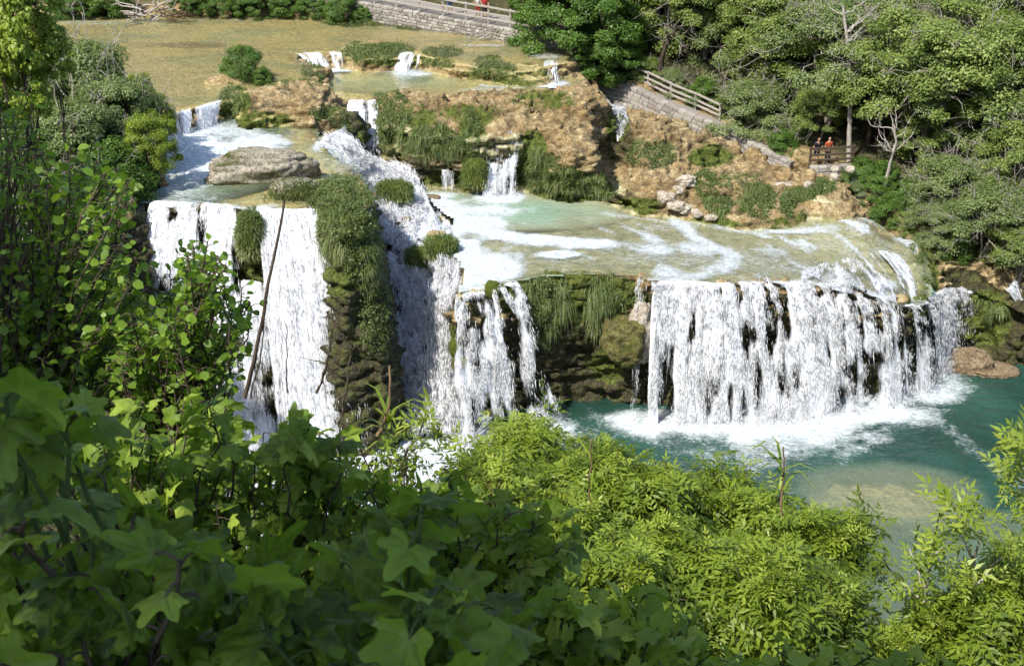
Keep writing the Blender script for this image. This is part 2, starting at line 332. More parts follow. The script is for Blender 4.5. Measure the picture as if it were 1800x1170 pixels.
# ------------------------------------------------------------------ terrain material
def terrain_mat():
    m = NT('travertine'); p = m.pos()
    n1 = m.noise(p, .55, 5); n2 = m.noise(p, 3.2, 5, .65); n3 = m.noise(m.map(p, (1, 1, 2.2)), 9, 4, .7)
    v1 = m.vor(m.map(p, (1, 1, 1.6)), 3.3); v2 = m.vor(m.map(p, (1, 1, 1.6)), 8.5)
    rock = m.ramp(n2, [(.25, (.09, .066, .028)), (.42, (.28, .205, .095)), (.56, (.46, .36, .19)), (.75, (.62, .53, .35))])
    rock = m.mix(m.ramp(n1, [(.42, 0.), (.6, .75)]), rock, m.ramp(n3, [(.3, (.15, .095, .035)), (.55, (.33, .22, .095)), (.75, (.46, .36, .21))]))
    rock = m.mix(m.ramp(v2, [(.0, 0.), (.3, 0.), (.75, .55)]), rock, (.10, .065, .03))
    rock = m.mix(m.math('MULTIPLY', m.attr('crev'), .8), rock, (.055, .04, .018))  # crevices: cavity shade baked into the rock colour, along with dark algae
    moss = m.ramp(m.noise(p, 5.5, 5, .7), [(.3, (.018, .026, .006)), (.5, (.065, .085, .012)), (.68, (.15, .16, .03))])
    wet_shade = m.ramp(m.noise(m.map(p, (1.6, 1.6, .5)), 2.2, 5, .7), [(.3, (.012, .012, .006)), (.5, (.045, .038, .018)), (.63, (.07, .08, .018)), (.8, (.15, .11, .055))])
    bed = m.ramp(m.noise(m.map(p, (1, 2.2, 1)), 2.2, 8, .88, .8), [(.30, (.20, .17, .06)), (.45, (.44, .345, .135)), (.55, (.62, .475, .21)), (.72, (.76, .61, .33))])
    bed = m.mix(m.ramp(m.noise(m.map(p, (1, 2.4, 1)), .22, 6, .7, .6), [(.42, 0.), (.62, .75)]), bed, m.ramp(n2, [(.3, (.15, .17, .08)), (.7, (.40, .38, .20))]))
    bed = m.mix(m.ramp(m.noise(m.map(p, (1, 2.8, 1)), 5.5, 5, .8, 1.0), [(.40, .55), (.52, 0.)]), bed, (.12, .11, .05))
    algae = m.ramp(m.noise(m.map(p, (1, 1.5, 1)), 1.3, 7, .72, .5), [(.3, (.09, .095, .035)), (.42, (.23, .225, .10)), (.55, (.44, .40, .24)), (.72, (.62, .56, .40))])
    soil = m.ramp(m.noise(p, 2.5, 6, .7), [(.3, (.02, .022, .008)), (.5, (.05, .05, .02)), (.7, (.11, .09, .045))])
    mo = m.math('ADD', m.math('MULTIPLY', m.attr('moss'), 1.25), m.math('ADD', m.math('MULTIPLY', m.math('SUBTRACT', n2, .5), 1.3), m.math('MULTIPLY', m.math('SUBTRACT', m.noise(p, .9, 4), .42), 1.1)))
    c = m.mix(m.ramp(m.math('ADD', m.attr('wet_shade'), m.math('MULTIPLY', m.math('SUBTRACT', n2, .5), .9)), [(.35, 0.), (.62, 1.)]), rock, wet_shade)
    c = m.mix(m.ramp(mo, [(.36, 0.), (.58, 1.)]), c, moss)
    c = m.mix(m.attr('bed'), c, bed); c = m.mix(m.attr('algae'), c, algae); c = m.mix(m.attr('soil'), c, soil)
    h = m.math('ADD', m.math('MULTIPLY', n2, .8), m.math('ADD', m.math('MULTIPLY', m.math('SUBTRACT', 1, v1), .5), m.math('ADD', m.math('MULTIPLY', m.math('SUBTRACT', 1, v2), .3), m.math('MULTIPLY', n3, .4))))
    nb = m.bump(h, .9, .16)
    rough = m.ramp(m.attr('wet_shade'), [(0, .85), (1, .42)])
    return m.done(m.pbr(c, rough, .25, nb))
MT = terrain_mat()
MOSS = [(640, 230, 60, 40, .2), (720, 230, 60, 50, .45), (790, 330, 50, 25, .8), (830, 250, 25, 60, .8), (935, 290, 30, 60, .8), (1000, 330, 90, 30, .6), (1085, 220, 20, 30, .7), (1070, 370, 80, 14, .7),
        (1120, 360, 40, 12, .8), (1250, 395, 50, 12, .7), (1250, 275, 40, 20, .6), (1000, 520, 130, 45, .75), (1070, 640, 30, 30, .7), (560, 280, 60, 16, .8), (450, 215, 60, 20, .6), (410, 180, 30, 30, .8),
        (900, 130, 80, 30, .4), (700, 95, 100, 20, .7), (600, 430, 60, 90, .5), (440, 520, 20, 100, .95), (620, 520, 60, 200, .12), (660, 700, 60, 120, .15), (1620, 500, 30, 60, .7), (1720, 560, 60, 50, .6), (830, 200, 60, 20, .4), (960, 175, 60, 18, .4), (1420, 400, 100, 25, .3), (1690, 430, 90, 30, .5)]
dt_, _ = toe(TV[:, 0], TV[:, 1]); rg0 = gsample(ROUGH, TV[:, 0], TV[:, 1])
steepv = 1-np.abs(N[:, 2]); flatm = sstep(.55, .25, steepv)
a_bed = np.maximum(gsample(SMOOTHBED.astype(float), TV[:, 0], TV[:, 1])*flatm, (TV[:, 2] < -.1)*.8)*(TV[:, 2] < 12.0)
a_alg = np.maximum(gsample(SMP.astype(float), TV[:, 0], TV[:, 1])*flatm, .8*ell(TV, [(590, 268, 40, 30, 1), (860, 510, 90, 16, 1), (700, 300, 50, 20, .8)])*flatm)
front = (TV[:, 2] < 6.6)*(dt_ < -.5)*(TV[:, 1] < 66)
_zp = gsample(idw(polyP), TV[:, 0], TV[:, 1]); a_alg = a_alg*(TV[:, 2] > 4.2)*np.where(TV[:, 2] < 7.6, 1-sstep(.12, .3, TV[:, 2]-_zp), 1); a_bed = a_bed*((TV[:, 2] > 9.2) | (TV[:, 2] < -.1))
a_wet_shade = np.maximum(front*sstep(.25, .6, steepv)*.95, ell(TV, [(600, 600, 160, 260, 1), (330, 560, 220, 200, 1), (640, 240, 40, 60, .9), (760, 320, 80, 30, .9), (870, 300, 50, 60, .8), (1000, 345, 120, 20, .8), (1090, 250, 30, 50, .6), (265, 440, 40, 120, 1)]))  # wet rock; the buttress ellipse also puts shade into the colour
a_bed = a_bed*np.where(TV[:, 2] > 11.3, TV[:, 2] < 11.93, np.where(TV[:, 2] > 10.86, TV[:, 2] < 11.04, 1)); a_wet_shade = np.maximum(a_wet_shade, front*(TV[:, 2] < 4)*.9)
a_wet_shade = np.where(a_bed+a_alg > .5, 0, a_wet_shade)
a_soil = sstep(.6, 2.4, dt_+WARP2.mean())
a_soil = np.maximum(a_soil, sstep(-.5, 1.0, near_h(TV[:, 0], TV[:, 1])-TV[:, 2]+.6)*(TV[:, 1] < 60))
a_soil = np.maximum(a_soil, (TV[:, 0] < -18.3)*(TV[:, 1] < 92)*(TV[:, 2] > 12.05)*1.)
ter = link('terrain', mesh('terrain', TV, TF, MT, {'moss': ell(TV, MOSS), 'wet_shade': a_wet_shade, 'bed': a_bed, 'algae': a_alg, 'soil': a_soil, 'crev': CREV})); tag(ter, kind='structure')
# far ground: one coarse sheet out to the horizon, under and around the fine one
def coarse():
    g = np.concatenate([np.linspace(-900, -120, 14), np.arange(-110, 111, 2.5), np.linspace(120, 900, 14)])
    g2 = np.concatenate([np.linspace(-900, -60, 12), np.arange(-50, 231, 2.5), np.linspace(240, 1200, 14)])
    X, Y = np.meshgrid(g, g2)
    Z = np.maximum(np.maximum(hill_h(X, Y), near_h(X, Y)), -4.2)
    Z = np.where(Y < 0, 28.4+.03*-Y, Z)
    ins = (X > GX[0]+1) & (X < GX[-1]-1) & (Y > GY[0]+1) & (Y < GY[-1]-1); Z = np.where(ins, np.minimum(Z-2.5, -4.6), Z)
    lb = (X < -37) & (Y > 40) & (Y < 97); Z = np.where(lb, np.maximum(Z, 11.), Z)
    n = X.shape[1]; idx = np.arange(X.size).reshape(X.shape)
    q = np.stack([idx[:-1, :-1], idx[:-1, 1:], idx[1:, 1:], idx[1:, :-1]], -1).reshape(-1, 4)
    me = mesh('ground', np.stack([X, Y, Z], -1), q, MT, {'soil': np.ones(X.size), 'moss': np.zeros(X.size), 'wet_shade': np.zeros(X.size), 'bed': np.zeros(X.size), 'algae': np.zeros(X.size)})
    tag(link('ground', me), kind='structure')
coarse()

# ------------------------------------------------------------------ water surfaces
def water_mat(name, turb, dens, wscale, wstr, fs=1.0, shal=(.25, .32, .19), gr=.1, ior=1.24):
    m = NT(name); p = m.pos()
    w1 = m.noise(m.map(p, (1, 1.8, 1)), wscale, 4, .6, .3); w2 = m.noise(p, wscale*4, 3, .6)
    nb = m.bump(m.math('ADD', w1, m.math('MULTIPLY', w2, .3)), wstr, .2)
    tc = m.mix(m.ramp(m.noise(p, .22, 4), [(.35, 0.), (.65, 1.)]), tuple(c*.75 for c in turb), tuple(c*1.45 for c in turb))
    tc = m.mix(m.ramp(m.math('MULTIPLY', m.attr('depth'), .5), [(.1, 1.), (.42, .45), (1., 0.)]), tc, shal)
    al = m.math('SUBTRACT', 1, m.math('POWER', 2.718, m.math('MULTIPLY', m.attr('depth'), -dens)))
    body = m.mixs(al, m.n('ShaderNodeBsdfTransparent', {'Color': (.97, .98, .93)}).outputs[0], m.n('ShaderNodeBsdfDiffuse', {'Color': tc, 'Normal': nb}).outputs[0])
    gl = m.n('ShaderNodeBsdfGlossy', {'Color': (1, 1, 1), 'Roughness': gr, 'Normal': nb}).outputs[0]
    fr = m.n('ShaderNodeFresnel', {'IOR': ior, 'Normal': nb}).outputs[0]
    sh = m.mixs(fr, body, gl)
    # foam: bubbles torn into lace by the current
    q = m.map(p, (1, 1.35, 1))
    f1 = m.noise(q, 1.3*fs, 6, .65, .9); f2 = m.noise(q, 7*fs, 4, .7, .6); f3 = m.vor(q, 3.2*fs)
    f4 = m.noise(m.map(p, (1, 2.6, 1)), 2.6*fs, 5, .8, 2.2); f4 = m.math('ABSOLUTE', m.math('SUBTRACT', f4, .5))
    f = m.math('ADD', m.math('MULTIPLY', f1, .6), m.math('ADD', m.math('MULTIPLY', f2, .75), m.math('ADD', m.math('MULTIPLY', f3, -.12), m.math('MULTIPLY', f4, -1.0))))
    f = m.math('ADD', f, -.02)
    fo = m.math('ADD', m.math('MULTIPLY', m.attr('foam'), 1.05), f)
    fm = m.ramp(m.math('MULTIPLY', fo, .6), [(.0, 0.), (.43, 0.), (.56, .45), (.75, 1.), (1.0, 1.)])
    fm = m.math('MULTIPLY', fm, m.ramp(m.attr('foam'), [(.02, 0.), (.12, 1.)]))
    fc = m.ramp(m.noise(m.map(p, (1, 1.6, 1)), 4.5*fs, 6, .75, .8), [(.3, (.27, .35, .38)), (.46, (.50, .56, .58)), (.62, (.86, .87, .88))])
    foam = m.pbr(fc, .7, .2, m.bump(f2, .8, .2), Subsurface_Weight=0.)
    return m.done(m.mixs(fm, sh, foam))
def foam_field(X, Y, z, blobs=(), lines=()):
    r = np.zeros(X.shape)
    wp = vn(np.stack([X, Y, 0*X], -1)*.9, 40)*.35+vn(np.stack([X, Y, 0*X], -1)*2.5, 41)*.15
    for px, py, rx, ry, v in blobs:
        c = P(px, py, z); d = np.hypot((X-c[0])/rx, (Y-c[1])/ry)+wp
        r = np.maximum(r, v*(1-sstep(.15, 1.6, d)))
    for pts, wd, v in lines:
        q = [P(a, b, z) for a, b in pts]
        for A_, B_ in zip(q[:-1], q[1:]):
            e = B_-A_; t = np.clip(((X-A_[0])*e[0]+(Y-A_[1])*e[1])/(e[0]**2+e[1]**2+1e-9), 0, 1)
            d = np.hypot(X-A_[0]-t*e[0], Y-A_[1]-t*e[1])/wd+wp; r = np.maximum(r, v*(1-sstep(.1, 1.7, d)))
    return r
def pool(name, poly, z, mat, blobs=(), lines=(), step=.2, inset=.12, ridge=.03, zf=None, hide=.1):
    poly = np.asarray(poly); x0, y0 = poly[:, :2].min(0); x1, y1 = poly[:, :2].max(0)
    X, Y = np.meshgrid(np.arange(x0-.5, x1+.5, step), np.arange(y0-.5, y1+.5, step))
    s = sdf(poly, X, Y); Z = (zf(X, Y) if zf else np.full(X.shape, z))
    h = gsample(H, X, Y); q = np.stack([X, Y, 0*X], -1)
    hd = h
    if z == 0:                             # the rock is undercut below the lips, so the water reaches in under it
        for ax, ay in ((1.4, 0), (-1.4, 0), (0, -1.6), (1., -1.), (-1., -1.), (0, -2.6)): hd = np.minimum(hd, gsample(H, X+ax, Y+ay))
        m0 = P(1560, 885, -.5); hd = np.where(np.hypot(X-m0[0], Y-m0[1]) < 6, h, hd)
    dep = np.clip(Z-hd, 0, 5); ok = (s < -inset) & (Z > (hd if z == 0 else h)-.45) & ~((Z-h > .45) & (gsample(RAPM, X, Y) > .3) & (z == 7))
    fo = foam_field(X, Y, z, blobs, lines)
    if z == 7:                             # riffles running over the shelf towards its lip
        u_, v_ = X*.8+Y*.6, Y*.8-X*.6; rf = vn(np.stack([u_*1.5, v_*.45, 0*X+5], -1), 63)+.5*vn(np.stack([u_*4, v_*1.1, 0*X], -1), 64); g_ = sstep(.15, 1.0, rf)*np.clip((X+2)/9, 0.15, 1)*(1-sstep(62, 66, Y)*.6)
        fo = np.clip(np.maximum(fo*1.2, .52*g_), 0, 1.1)
    Zd = Z+ridge*fbm(q*np.array([1.2, 2., 1]), 3, 60)+fo*.10*np.abs(vn(q*3.5, 61))+fo*.05*vn(q*7, 62)
    idx = np.arange(X.size).reshape(X.shape)
    f = np.stack([idx[:-1, :-1], idx[:-1, 1:], idx[1:, 1:], idx[1:, :-1]], -1).reshape(-1, 4)
    f = f[ok.ravel()[f].all(1)]; u = np.unique(f); mp = np.full(X.size, -1); mp[u] = np.arange(len(u))
    V = np.stack([X, Y, Zd], -1).reshape(-1, 3)[u]
    o = link(name, mesh(name, V, mp[f], mat, {'depth': dep.ravel()[u], 'foam': fo.ravel()[u]}))
    return tag(o, kind='structure')
M_deep = water_mat('deep_water', (.017, .056, .042), 1.0, 1.0, 1.0, .8, (.30, .36, .23), .16, 1.33)
M_up = water_mat('shallow_water', (.26, .25, .12), .30, 4.0, .6)
M_mid = water_mat('pool_water', (.24, .31, .21), .7, 1.5, .38)
pool('water', np.array([(-32, 34), (60, 34), (60, 68), (-32, 68)]), 0, M_deep, step=.2, ridge=.05,
     blobs=[(560, 850, 9, 8, 1.0), (720, 800, 4.5, 3.6, 1.0), (330, 850, 9, 6, 1), (850, 790, 3.2, 1.6, .55), (980, 755, 1.6, 1.2, .55), (1010, 770, 2.4, 2, .28), (1330, 755, 6.2, 1.9, .72), (1250, 742, 5, 1.5, .8), (1380, 765, 3.2, 2.4, .5), (1560, 725, 2.6, 1.3, .62), (1640, 690, 1.6, 1.6, .6), (1660, 660, 1.4, 2, .45), (1450, 740, 3.5, 1.8, .6), (1130, 755, 3, 1.3, .42), (1330, 790, 2.6, 2.6, .3)],
     lines=[([(1640, 730), (1700, 780), (1765, 830), (1830, 900)], .55, .2), ([(1090, 760), (1200, 790), (1300, 815)], .8, .24), ([(1400, 800), (1500, 770), (1640, 730)], .7, .27), ([(1000, 750), (1090, 775)], .8, .25), ([(1130, 745), (1300, 745), (1440, 737), (1560, 715)], 1.5, .85)])
pool('water', np.concatenate([polyL[:15], polyL[16:]]), 10.8, M_mid, inset=-.2,
     blobs=[(330, 275, 4.2, 5.2, 1.), (300, 240, 3, 3, 1), (400, 235, 2.6, 2., .5), (300, 320, 3, 3, .5), (430, 265, 2.2, 2.2, .35), (340, 345, 2, 1.2, .3), (300, 362, 2.2, .9, .7), (400, 368, 2.2, .7, .7), (520, 300, 3, 1, .18), (600, 290, 1.4, 2.2, .2)], lines=[([(270, 362), (420, 372), (560, 376)], .5, .55), ([(560, 262), (590, 235)], .6, .5)])
pool('water', polyB[[0, 1, 2, 3, 4, 5, 6, 7, 8, 9, 10, 11, 12, 13, 14]], 11.0, M_mid, blobs=[(578, 124, 1.9, .55, .95), (715, 128, 1.6, 1.4, .6), (968, 150, 1.0, 1.5, .7), (880, 158, 3, .6, .3), (930, 180, 1.6, .5, .4)], lines=[([(610, 178), (660, 178)], .4, .5), ([(850, 152), (950, 158), (1035, 165)], .5, .35), ([(870, 165), (880, 200), (880, 225)], .6, .3)])
pool('water', polyA, 11.9, M_up, inset=.1, ridge=.02, blobs=[(170, 40, 5, .8, .2), (960, 100, 1.5, 1, .3), (850, 80, 2, .5, .3)], lines=[([(60, 38), (420, 36)], .3, .18)])
zP = lambda X, Y: idw(polyP, X, Y)+.10
M_plat = water_mat('shelf_water', (.13, .25, .19), 2.6, 2.4, .5, 1.2, (.36, .37, .23), .09, 1.33)
pool('water', polyP, 7.0, M_plat, inset=-.15, zf=zP, ridge=.03,
     blobs=[(780, 395, 3.0, 2.6, 1.), (850, 470, 2.1, 2.1, .95), (760, 360, 1.6, 1.6, 1), (985, 449, 1.1, .5, 1.0), (880, 347, 1.5, .9, .8), (830, 372, 2.6, 1.1, .6), (1010, 350, 1.5, .4, .3), (800, 440, 1.6, 2.4, .9), (1155, 435, 1.1, 1.0, .5), (1230, 430, 1.4, 1.4, .45), (840, 500, 1.4, .8, .5),
            (1390, 395, 3.0, .35, .55), (1170, 480, 1.0, 1.1, .5), (1500, 470, 2.6, 1.6, .33), (1570, 490, 2., 1.6, .4), (1350, 425, 1.6, .6, .35), (1290, 450, 8, 3.2, .20), (1000, 460, 5, 1.6, .14), (1450, 410, 5, 2, .18)],
     lines=[([(800, 395), (900, 415), (1000, 428), (1060, 428)], .75, .75), ([(1060, 428), (1150, 425)], .6, .25), ([(1085, 352), (1180, 375), (1225, 410), (1290, 440), (1270, 470)], .55, .5), ([(1180, 375), (1300, 395), (1470, 392)], .35, .35), ([(1290, 440), (1240, 478), (1150, 495)], .6, .42), ([(1430, 495), (1500, 468), (1560, 475), (1610, 520)], .5, .5), ([(1470, 375), (1520, 395)], .35, .5),
            ([(1150, 497), (1400, 500), (1470, 503), (1560, 522)], .35, .6), ([(1330, 488), (1450, 480), (1560, 510)], .3, .4), ([(1060, 372), (1200, 388)], .3, .3), ([(1480, 440), (1600, 515)], .45, .36), ([(1540, 440), (1625, 530)], .45, .36)])

# ------------------------------------------------------------------ falling water
def fall_mat(name, sx, sy, holes):
    m = NT(name); u = m.uv()
    a = m.noise(m.map(u, (sx, sy, 1)), 1, 5, .7, .5); b = m.noise(m.map(u, (sx*5.2, sy*(2.3 if sy < 1 else 2.6), 1)), 1, 5, .75, .7); c = m.noise(m.map(u, (sx*.33, sy*.12, 1)), 1, 3)
    s = m.math('ADD', m.math('MULTIPLY', a, .45), m.math('ADD', m.math('MULTIPLY', b, .75), m.math('MULTIPLY', c, .35)))
    s = m.math('ADD', s, m.math('MULTIPLY', m.math('SUBTRACT', m.attr('dens'), .5), 1.1))
    al = m.ramp(s, [(0, 0.), (holes-.06, 0.), (min(holes+.16, .98), .97), (1, 1.)])
    col = m.mix(b, (.84, .88, .96), (.99, .99, .99))
    if sy > 1: col = m.ramp(m.noise(m.map(u, (2.2, .8, 1)), 1, 6, .75, 1.2), [(.3, (.55, .64, .76)), (.46, (.84, .88, .94)), (.58, (.99, .99, .99))])  # bluish grey shading streaks put into the colour of the rapids
    nb = m.bump(m.math('ADD', b, m.math('MULTIPLY', a, 1.0)), .45 if sy < 1 else .8, .12 if sy < 1 else .3)
    d = m.n('ShaderNodeBsdfDiffuse', {'Color': col, 'Normal': nb}).outputs[0]; t = m.n('ShaderNodeBsdfTranslucent', {'Color': (.95, .97, 1.)}).outputs[0]
    sh = m.mixs(.12, d, t); g = m.n('ShaderNodeBsdfGlossy', {'Roughness': .25, 'Normal': nb}).outputs[0]; sh = m.mixs(.06, sh, g)
    return m.done(m.mixs(al, m.n('ShaderNodeBsdfTransparent').outputs[0], sh))
M_fall = fall_mat('falling_water', 2.6, .62, .76); M_rap = fall_mat('white_water', 2.4, 1.5, .56)
mm = NT('droplets'); M_drop = mm.done(mm.mixs(.45, mm.n('ShaderNodeBsdfDiffuse', {'Color': (.98, .98, .98)}).outputs[0], mm.n('ShaderNodeBsdfTranslucent', {'Color': (.97, .98, 1)}).outputs[0]))
def resamp(pts, n):
    p = np.array(pts, float); s = np.concatenate([[0], np.cumsum(np.linalg.norm(np.diff(p, axis=0), axis=1))])
    u = np.linspace(0, s[-1], n); return np.stack([np.interp(u, s, p[:, k]) for k in range(3)], -1), s[-1]
def droplets(name, C, D, size, parent):
    # stretched drops: C centres, D travel directions, size radii
    n = len(C); D = D/np.maximum(np.linalg.norm(D, axis=1, keepdims=True), 1e-6); A = np.cross(D, RNG.normal(size=(n, 3))); A /= np.linalg.norm(A, axis=1, keepdims=True); B = np.cross(D, A)
    el = size*RNG.uniform(4.0, 22, n)
    v = np.stack([C-D*el[:, None], C+A*size[:, None], C+(-.5*A+.87*B)*size[:, None], C+(-.5*A-.87*B)*size[:, None], C+D*el[:, None]], 1)
    f = np.array([(0, 2, 1), (0, 3, 2), (0, 1, 3), (4, 1, 2), (4, 2, 3), (4, 3, 1)])
    F_ = (np.arange(n)[:, None, None]*5+f[None]).reshape(-1, 3)
    o = link('droplets', mesh(name+'_droplets', v.reshape(-1, 3), F_, M_drop, smooth=True), parent); o['kind'] = 'stuff'; return o
def sheet_obj(name, label, G, dens, mat, uvs, amp=.12, group=None, drops=0, dsize=.02, layers=2, back=None, dropout=.25, cat='waterfall'):
    # G (nv, nu, 3) grid; dens (nv, nu)
    nv, nu, _ = G.shape; base = G[-1, nu//2]; root = empty(name, (base[0], base[1], max(base[2], 0)))
    tag(root, label, cat, group)
    du = np.gradient(G, axis=1); dv = np.gradient(G, axis=0); n = np.cross(dv, du); n /= np.maximum(np.linalg.norm(n, axis=2, keepdims=True), 1e-9)
    if n[..., 1].mean() > 0: n = -n
    idx = np.arange(nv*nu).reshape(nv, nu); f = np.stack([idx[:-1, :-1], idx[:-1, 1:], idx[1:, 1:], idx[1:, :-1]], -1).reshape(-1, 4)
    org = np.array(root.location)
    for L in range(layers):
        q = np.stack([uvs[..., 0]*1.3, uvs[..., 1]*.45, 0*uvs[..., 0]+L*9], -1); q2 = np.stack([uvs[..., 0]*4, uvs[..., 1]*1.6, 0*uvs[..., 0]+L*9], -1)
        dd = (vn(q, 70)*.7+vn(q2, 71)*.3)*amp-L*amp*1.6
        vfade = np.linspace(.15, 1, nv)[:, None]
        V = G+n*(dd*vfade)[..., None]
        if back is not None: V = V
        u2 = uvs+np.array([17.3*L, 5.1*L])
        o = link('water_sheet', mesh(name+'_sheet', (V-org).reshape(-1, 3), f, mat, {'dens': (dens-.04*L).ravel()}, uv=u2.reshape(-1, 2)), root)
    if drops:
        w = (.05+sstep(.35, .6, dens)*(1-.6*sstep(.6, .9, dens))).ravel()*np.repeat(np.linspace(.35, 1, nv), nu); w /= w.sum()
        k = RNG.choice(nv*nu, drops, p=w); j, i = k//nu, k % nu
        t = RNG.uniform(0, 1, (drops, 1)); j2 = np.minimum(j+1, nv-1); i2 = np.minimum(i+1, nu-1)
        C = G[j, i]*(1-t)+G[j2, i]*t; t2 = RNG.uniform(0, 1, (drops, 1)); C = C+(G[j, i2]-G[j, i])*t2
        uu = uvs[j, i]; st = .6*vn(np.stack([uu[:, 0]*8, uu[:, 1]*.9, 0*uu[:, 0]], -1), 85)+.5*vn(np.stack([uu[:, 0]*15, uu[:, 1]*3, 0*uu[:, 0]], -1), 86)
        kp = st+(dens[j, i]-.5)*.9 > 0; C, n_, j, i, i2, j2 = C[kp], n[j, i][kp], j[kp], i[kp], i2[kp], j2[kp]; drops = len(C)
        out = np.abs(RNG.normal(0, dropout, (drops, 1)))*(.15+(j/nv)[:, None]); C = C+n_*(out+.02)+RNG.normal(0, .02, (drops, 3))
        D = G[j2, i]-G[np.maximum(j-1, 0), i]; D = D/np.maximum(np.linalg.norm(D, axis=1, keepdims=True), 1e-6)+RNG.normal(0, .045, (drops, 3))
        sz = .36*dsize*np.exp(RNG.normal(0, .4, drops))
        droplets(name, C-org, D, sz, root)
    return root
def fall(name, label, lip, base, zb=0, nu=None, gaps=(), dens=.55, group=None, dm2=220, back=.55, amp=.14, dsize=.02, vary=.5, pw=1.7, seed=1, mat=None, layers=2, dropout=.25, lift=.0):
    Lp, ln = resamp([P(p[0], p[1], p[2]-lift)+np.array([0, 0, lift]) for p in lip], 400); Bp, _ = resamp([P(p[0], p[1], zb) for p in base], 400)
    Lp = np.array(Lp); nu = nu or max(10, int(ln/.07)); k = np.linspace(0, 399, nu).astype(int); Lp, Bp = Lp[k], Bp[k]
    s_ = np.linspace(0, ln, nu); w_ = vn(np.stack([s_*.9, 0*s_+seed, 0*s_], -1), 88)*.20+vn(np.stack([s_*3, 0*s_+seed, 0*s_], -1), 89)*.08; d_ = Bp-Lp; d_[:, 2] = 0; d_ /= np.maximum(np.linalg.norm(d_, axis=1, keepdims=True), .3); Lp = Lp+d_*np.minimum(w_, ln*.05)[:, None]
    dr = Lp[:, 2]-zb; nv = max(12, int(dr.max()/.14)); t = np.linspace(0, 1, nv)[:, None, None]
    hz = (Bp-Lp); hz[:, 2] = 0; hn = hz/np.maximum(np.linalg.norm(hz, axis=1, keepdims=True), .3)
    G = Lp[None]+hz[None]*t; G[..., 2] = Lp[None, :, 2]-(dr[None, :]+.12)*t[..., 0]**pw+.05
    pre = np.stack([Lp-hn*back+[0, 0, .06], Lp-hn*back*.5+[0, 0, .06]]); G = np.concatenate([pre, G])
    s = np.linspace(0, ln, nu); q = np.stack([s, 0*s+seed*7.7, 0*s], -1)
    dn = dens+vary*(vn(q*.9, 80)*.20+vn(q*2.6, 81)*.15)
    sv = np.stack(np.broadcast_arrays(s[None], np.linspace(0, dr.mean(), len(G))[:, None], seed*3.3), -1).astype(float)
    dn = dn[None]+vary*.6*vn(sv*np.array([2.3, .38, 1])+.6*vn(sv*np.array([.8, .8, 1]), 87)[..., None], 82)+vary*.5*vn(sv*np.array([5.5, .7, 1]), 83)+vary*.3*vn(sv*np.array([3, 2.2, 1]), 84)
    for g in gaps:
        a, b, v = g[:3]; vm = g[3] if len(g) > 3 else 2
        dn = np.where(((s/ln > a) & (s/ln < b))[None] & (np.linspace(0, 1, len(G))[:, None] < vm), v, dn)
    D = dn*np.concatenate([[.75, .95], np.linspace(1.06, .90, nv)])[:, None]
    D[:, 0] -= .3; D[:, -1] -= .3; D[0] = 0.1
    vv = np.concatenate([[-back, -back/2], np.linspace(0, 1, nv)*dr.mean()*1.05]); uvs = np.stack(np.broadcast_arrays(s[None]+seed*31, vv[:, None]+s[None]*0), -1).astype(float)
    area = ln*dr.mean()
    return sheet_obj(name, label, G, D, mat or M_fall, uvs, amp, group, int(area*dm2*.8), dsize, layers, dropout=dropout)
GF = 'small falls stepping between the pools'
fall('waterfall', 'widest curtain of white water dropping from the mossy shelf into the teal pool', [(1118, 496, 6.98), (1150, 499, 6.95), (1250, 503, 6.87), (1330, 501, 6.8), (1400, 500, 6.65), (1470, 506, 6.4), (1560, 527, 5.65), (1615, 541, 5.1)],
     [(1106, 742), (1150, 744), (1250, 744), (1330, 742), (1400, 737), (1470, 729), (1570, 712), (1636, 684)], gaps=[(0, .025, .42), (.025, .05, .12), (.87, .885, .05), (.90, .955, .33)], dens=.57, vary=.55, dm2=650, seed=1)
fall('waterfall', 'thin veil of water wrapping round the right end of the mossy shelf', [(1618, 541, 5.1), (1640, 522, 4.8), (1662, 512, 4.2), (1695, 510, 3.4)], [(1640, 684), (1660, 650), (1680, 625), (1708, 603)], dens=.47, dm2=500, seed=2)
fall('waterfall', 'few thin trickles off the low brown rock under the leaning tree', [(1700, 512, 3.35), (1760, 527, 3.1), (1800, 545, 2.9)], [(1715, 603), (1765, 601), (1805, 600)], dens=.20, vary=.5, dm2=90, seed=3)
fall('waterfall', 'sparkling curtain spreading down the promontory past two mossy boulders', [(796, 524, 6.75), (840, 516, 6.85), (880, 507, 6.95), (906, 499, 7.05)], [(800, 785), (860, 770), (930, 757), (984, 746)], gaps=[(.60, .70, .22)], dens=.52, vary=.5, dm2=900, seed=4, pw=1.5)
fall('waterfall', 'tall left curtain fanning out behind the dark leafy branches', [(268, 366, 10.85), (350, 370, 10.85), (420, 375, 10.85), (455, 378, 10.85), (500, 380, 10.85), (572, 380, 10.85)], [(235, 770), (340, 790), (440, 800), (500, 805), (560, 805), (668, 795)], gaps=[(.50, .62, .12, .42), (.62, .97, .64)], dens=.62, lift=.24, vary=.42, dm2=420, seed=5, pw=1.45)
fall('waterfall', 'thin ribbon of water sliding down the mossy buttress beside the tall left curtain', [(560, 385, 10.7), (572, 386, 10.7)], [(700, 770), (716, 765)], dens=.55, dm2=300, seed=15, pw=1.25, layers=1, vary=.2)
fall('waterfall', 'low white weir falling into the foaming upper pool on the left', [(298, 205, 11.9), (345, 192, 11.9), (385, 181, 11.9)], [(300, 243), (345, 232), (383, 217)], zb=10.8, dens=.58, group=GF, seed=6, dm2=300)
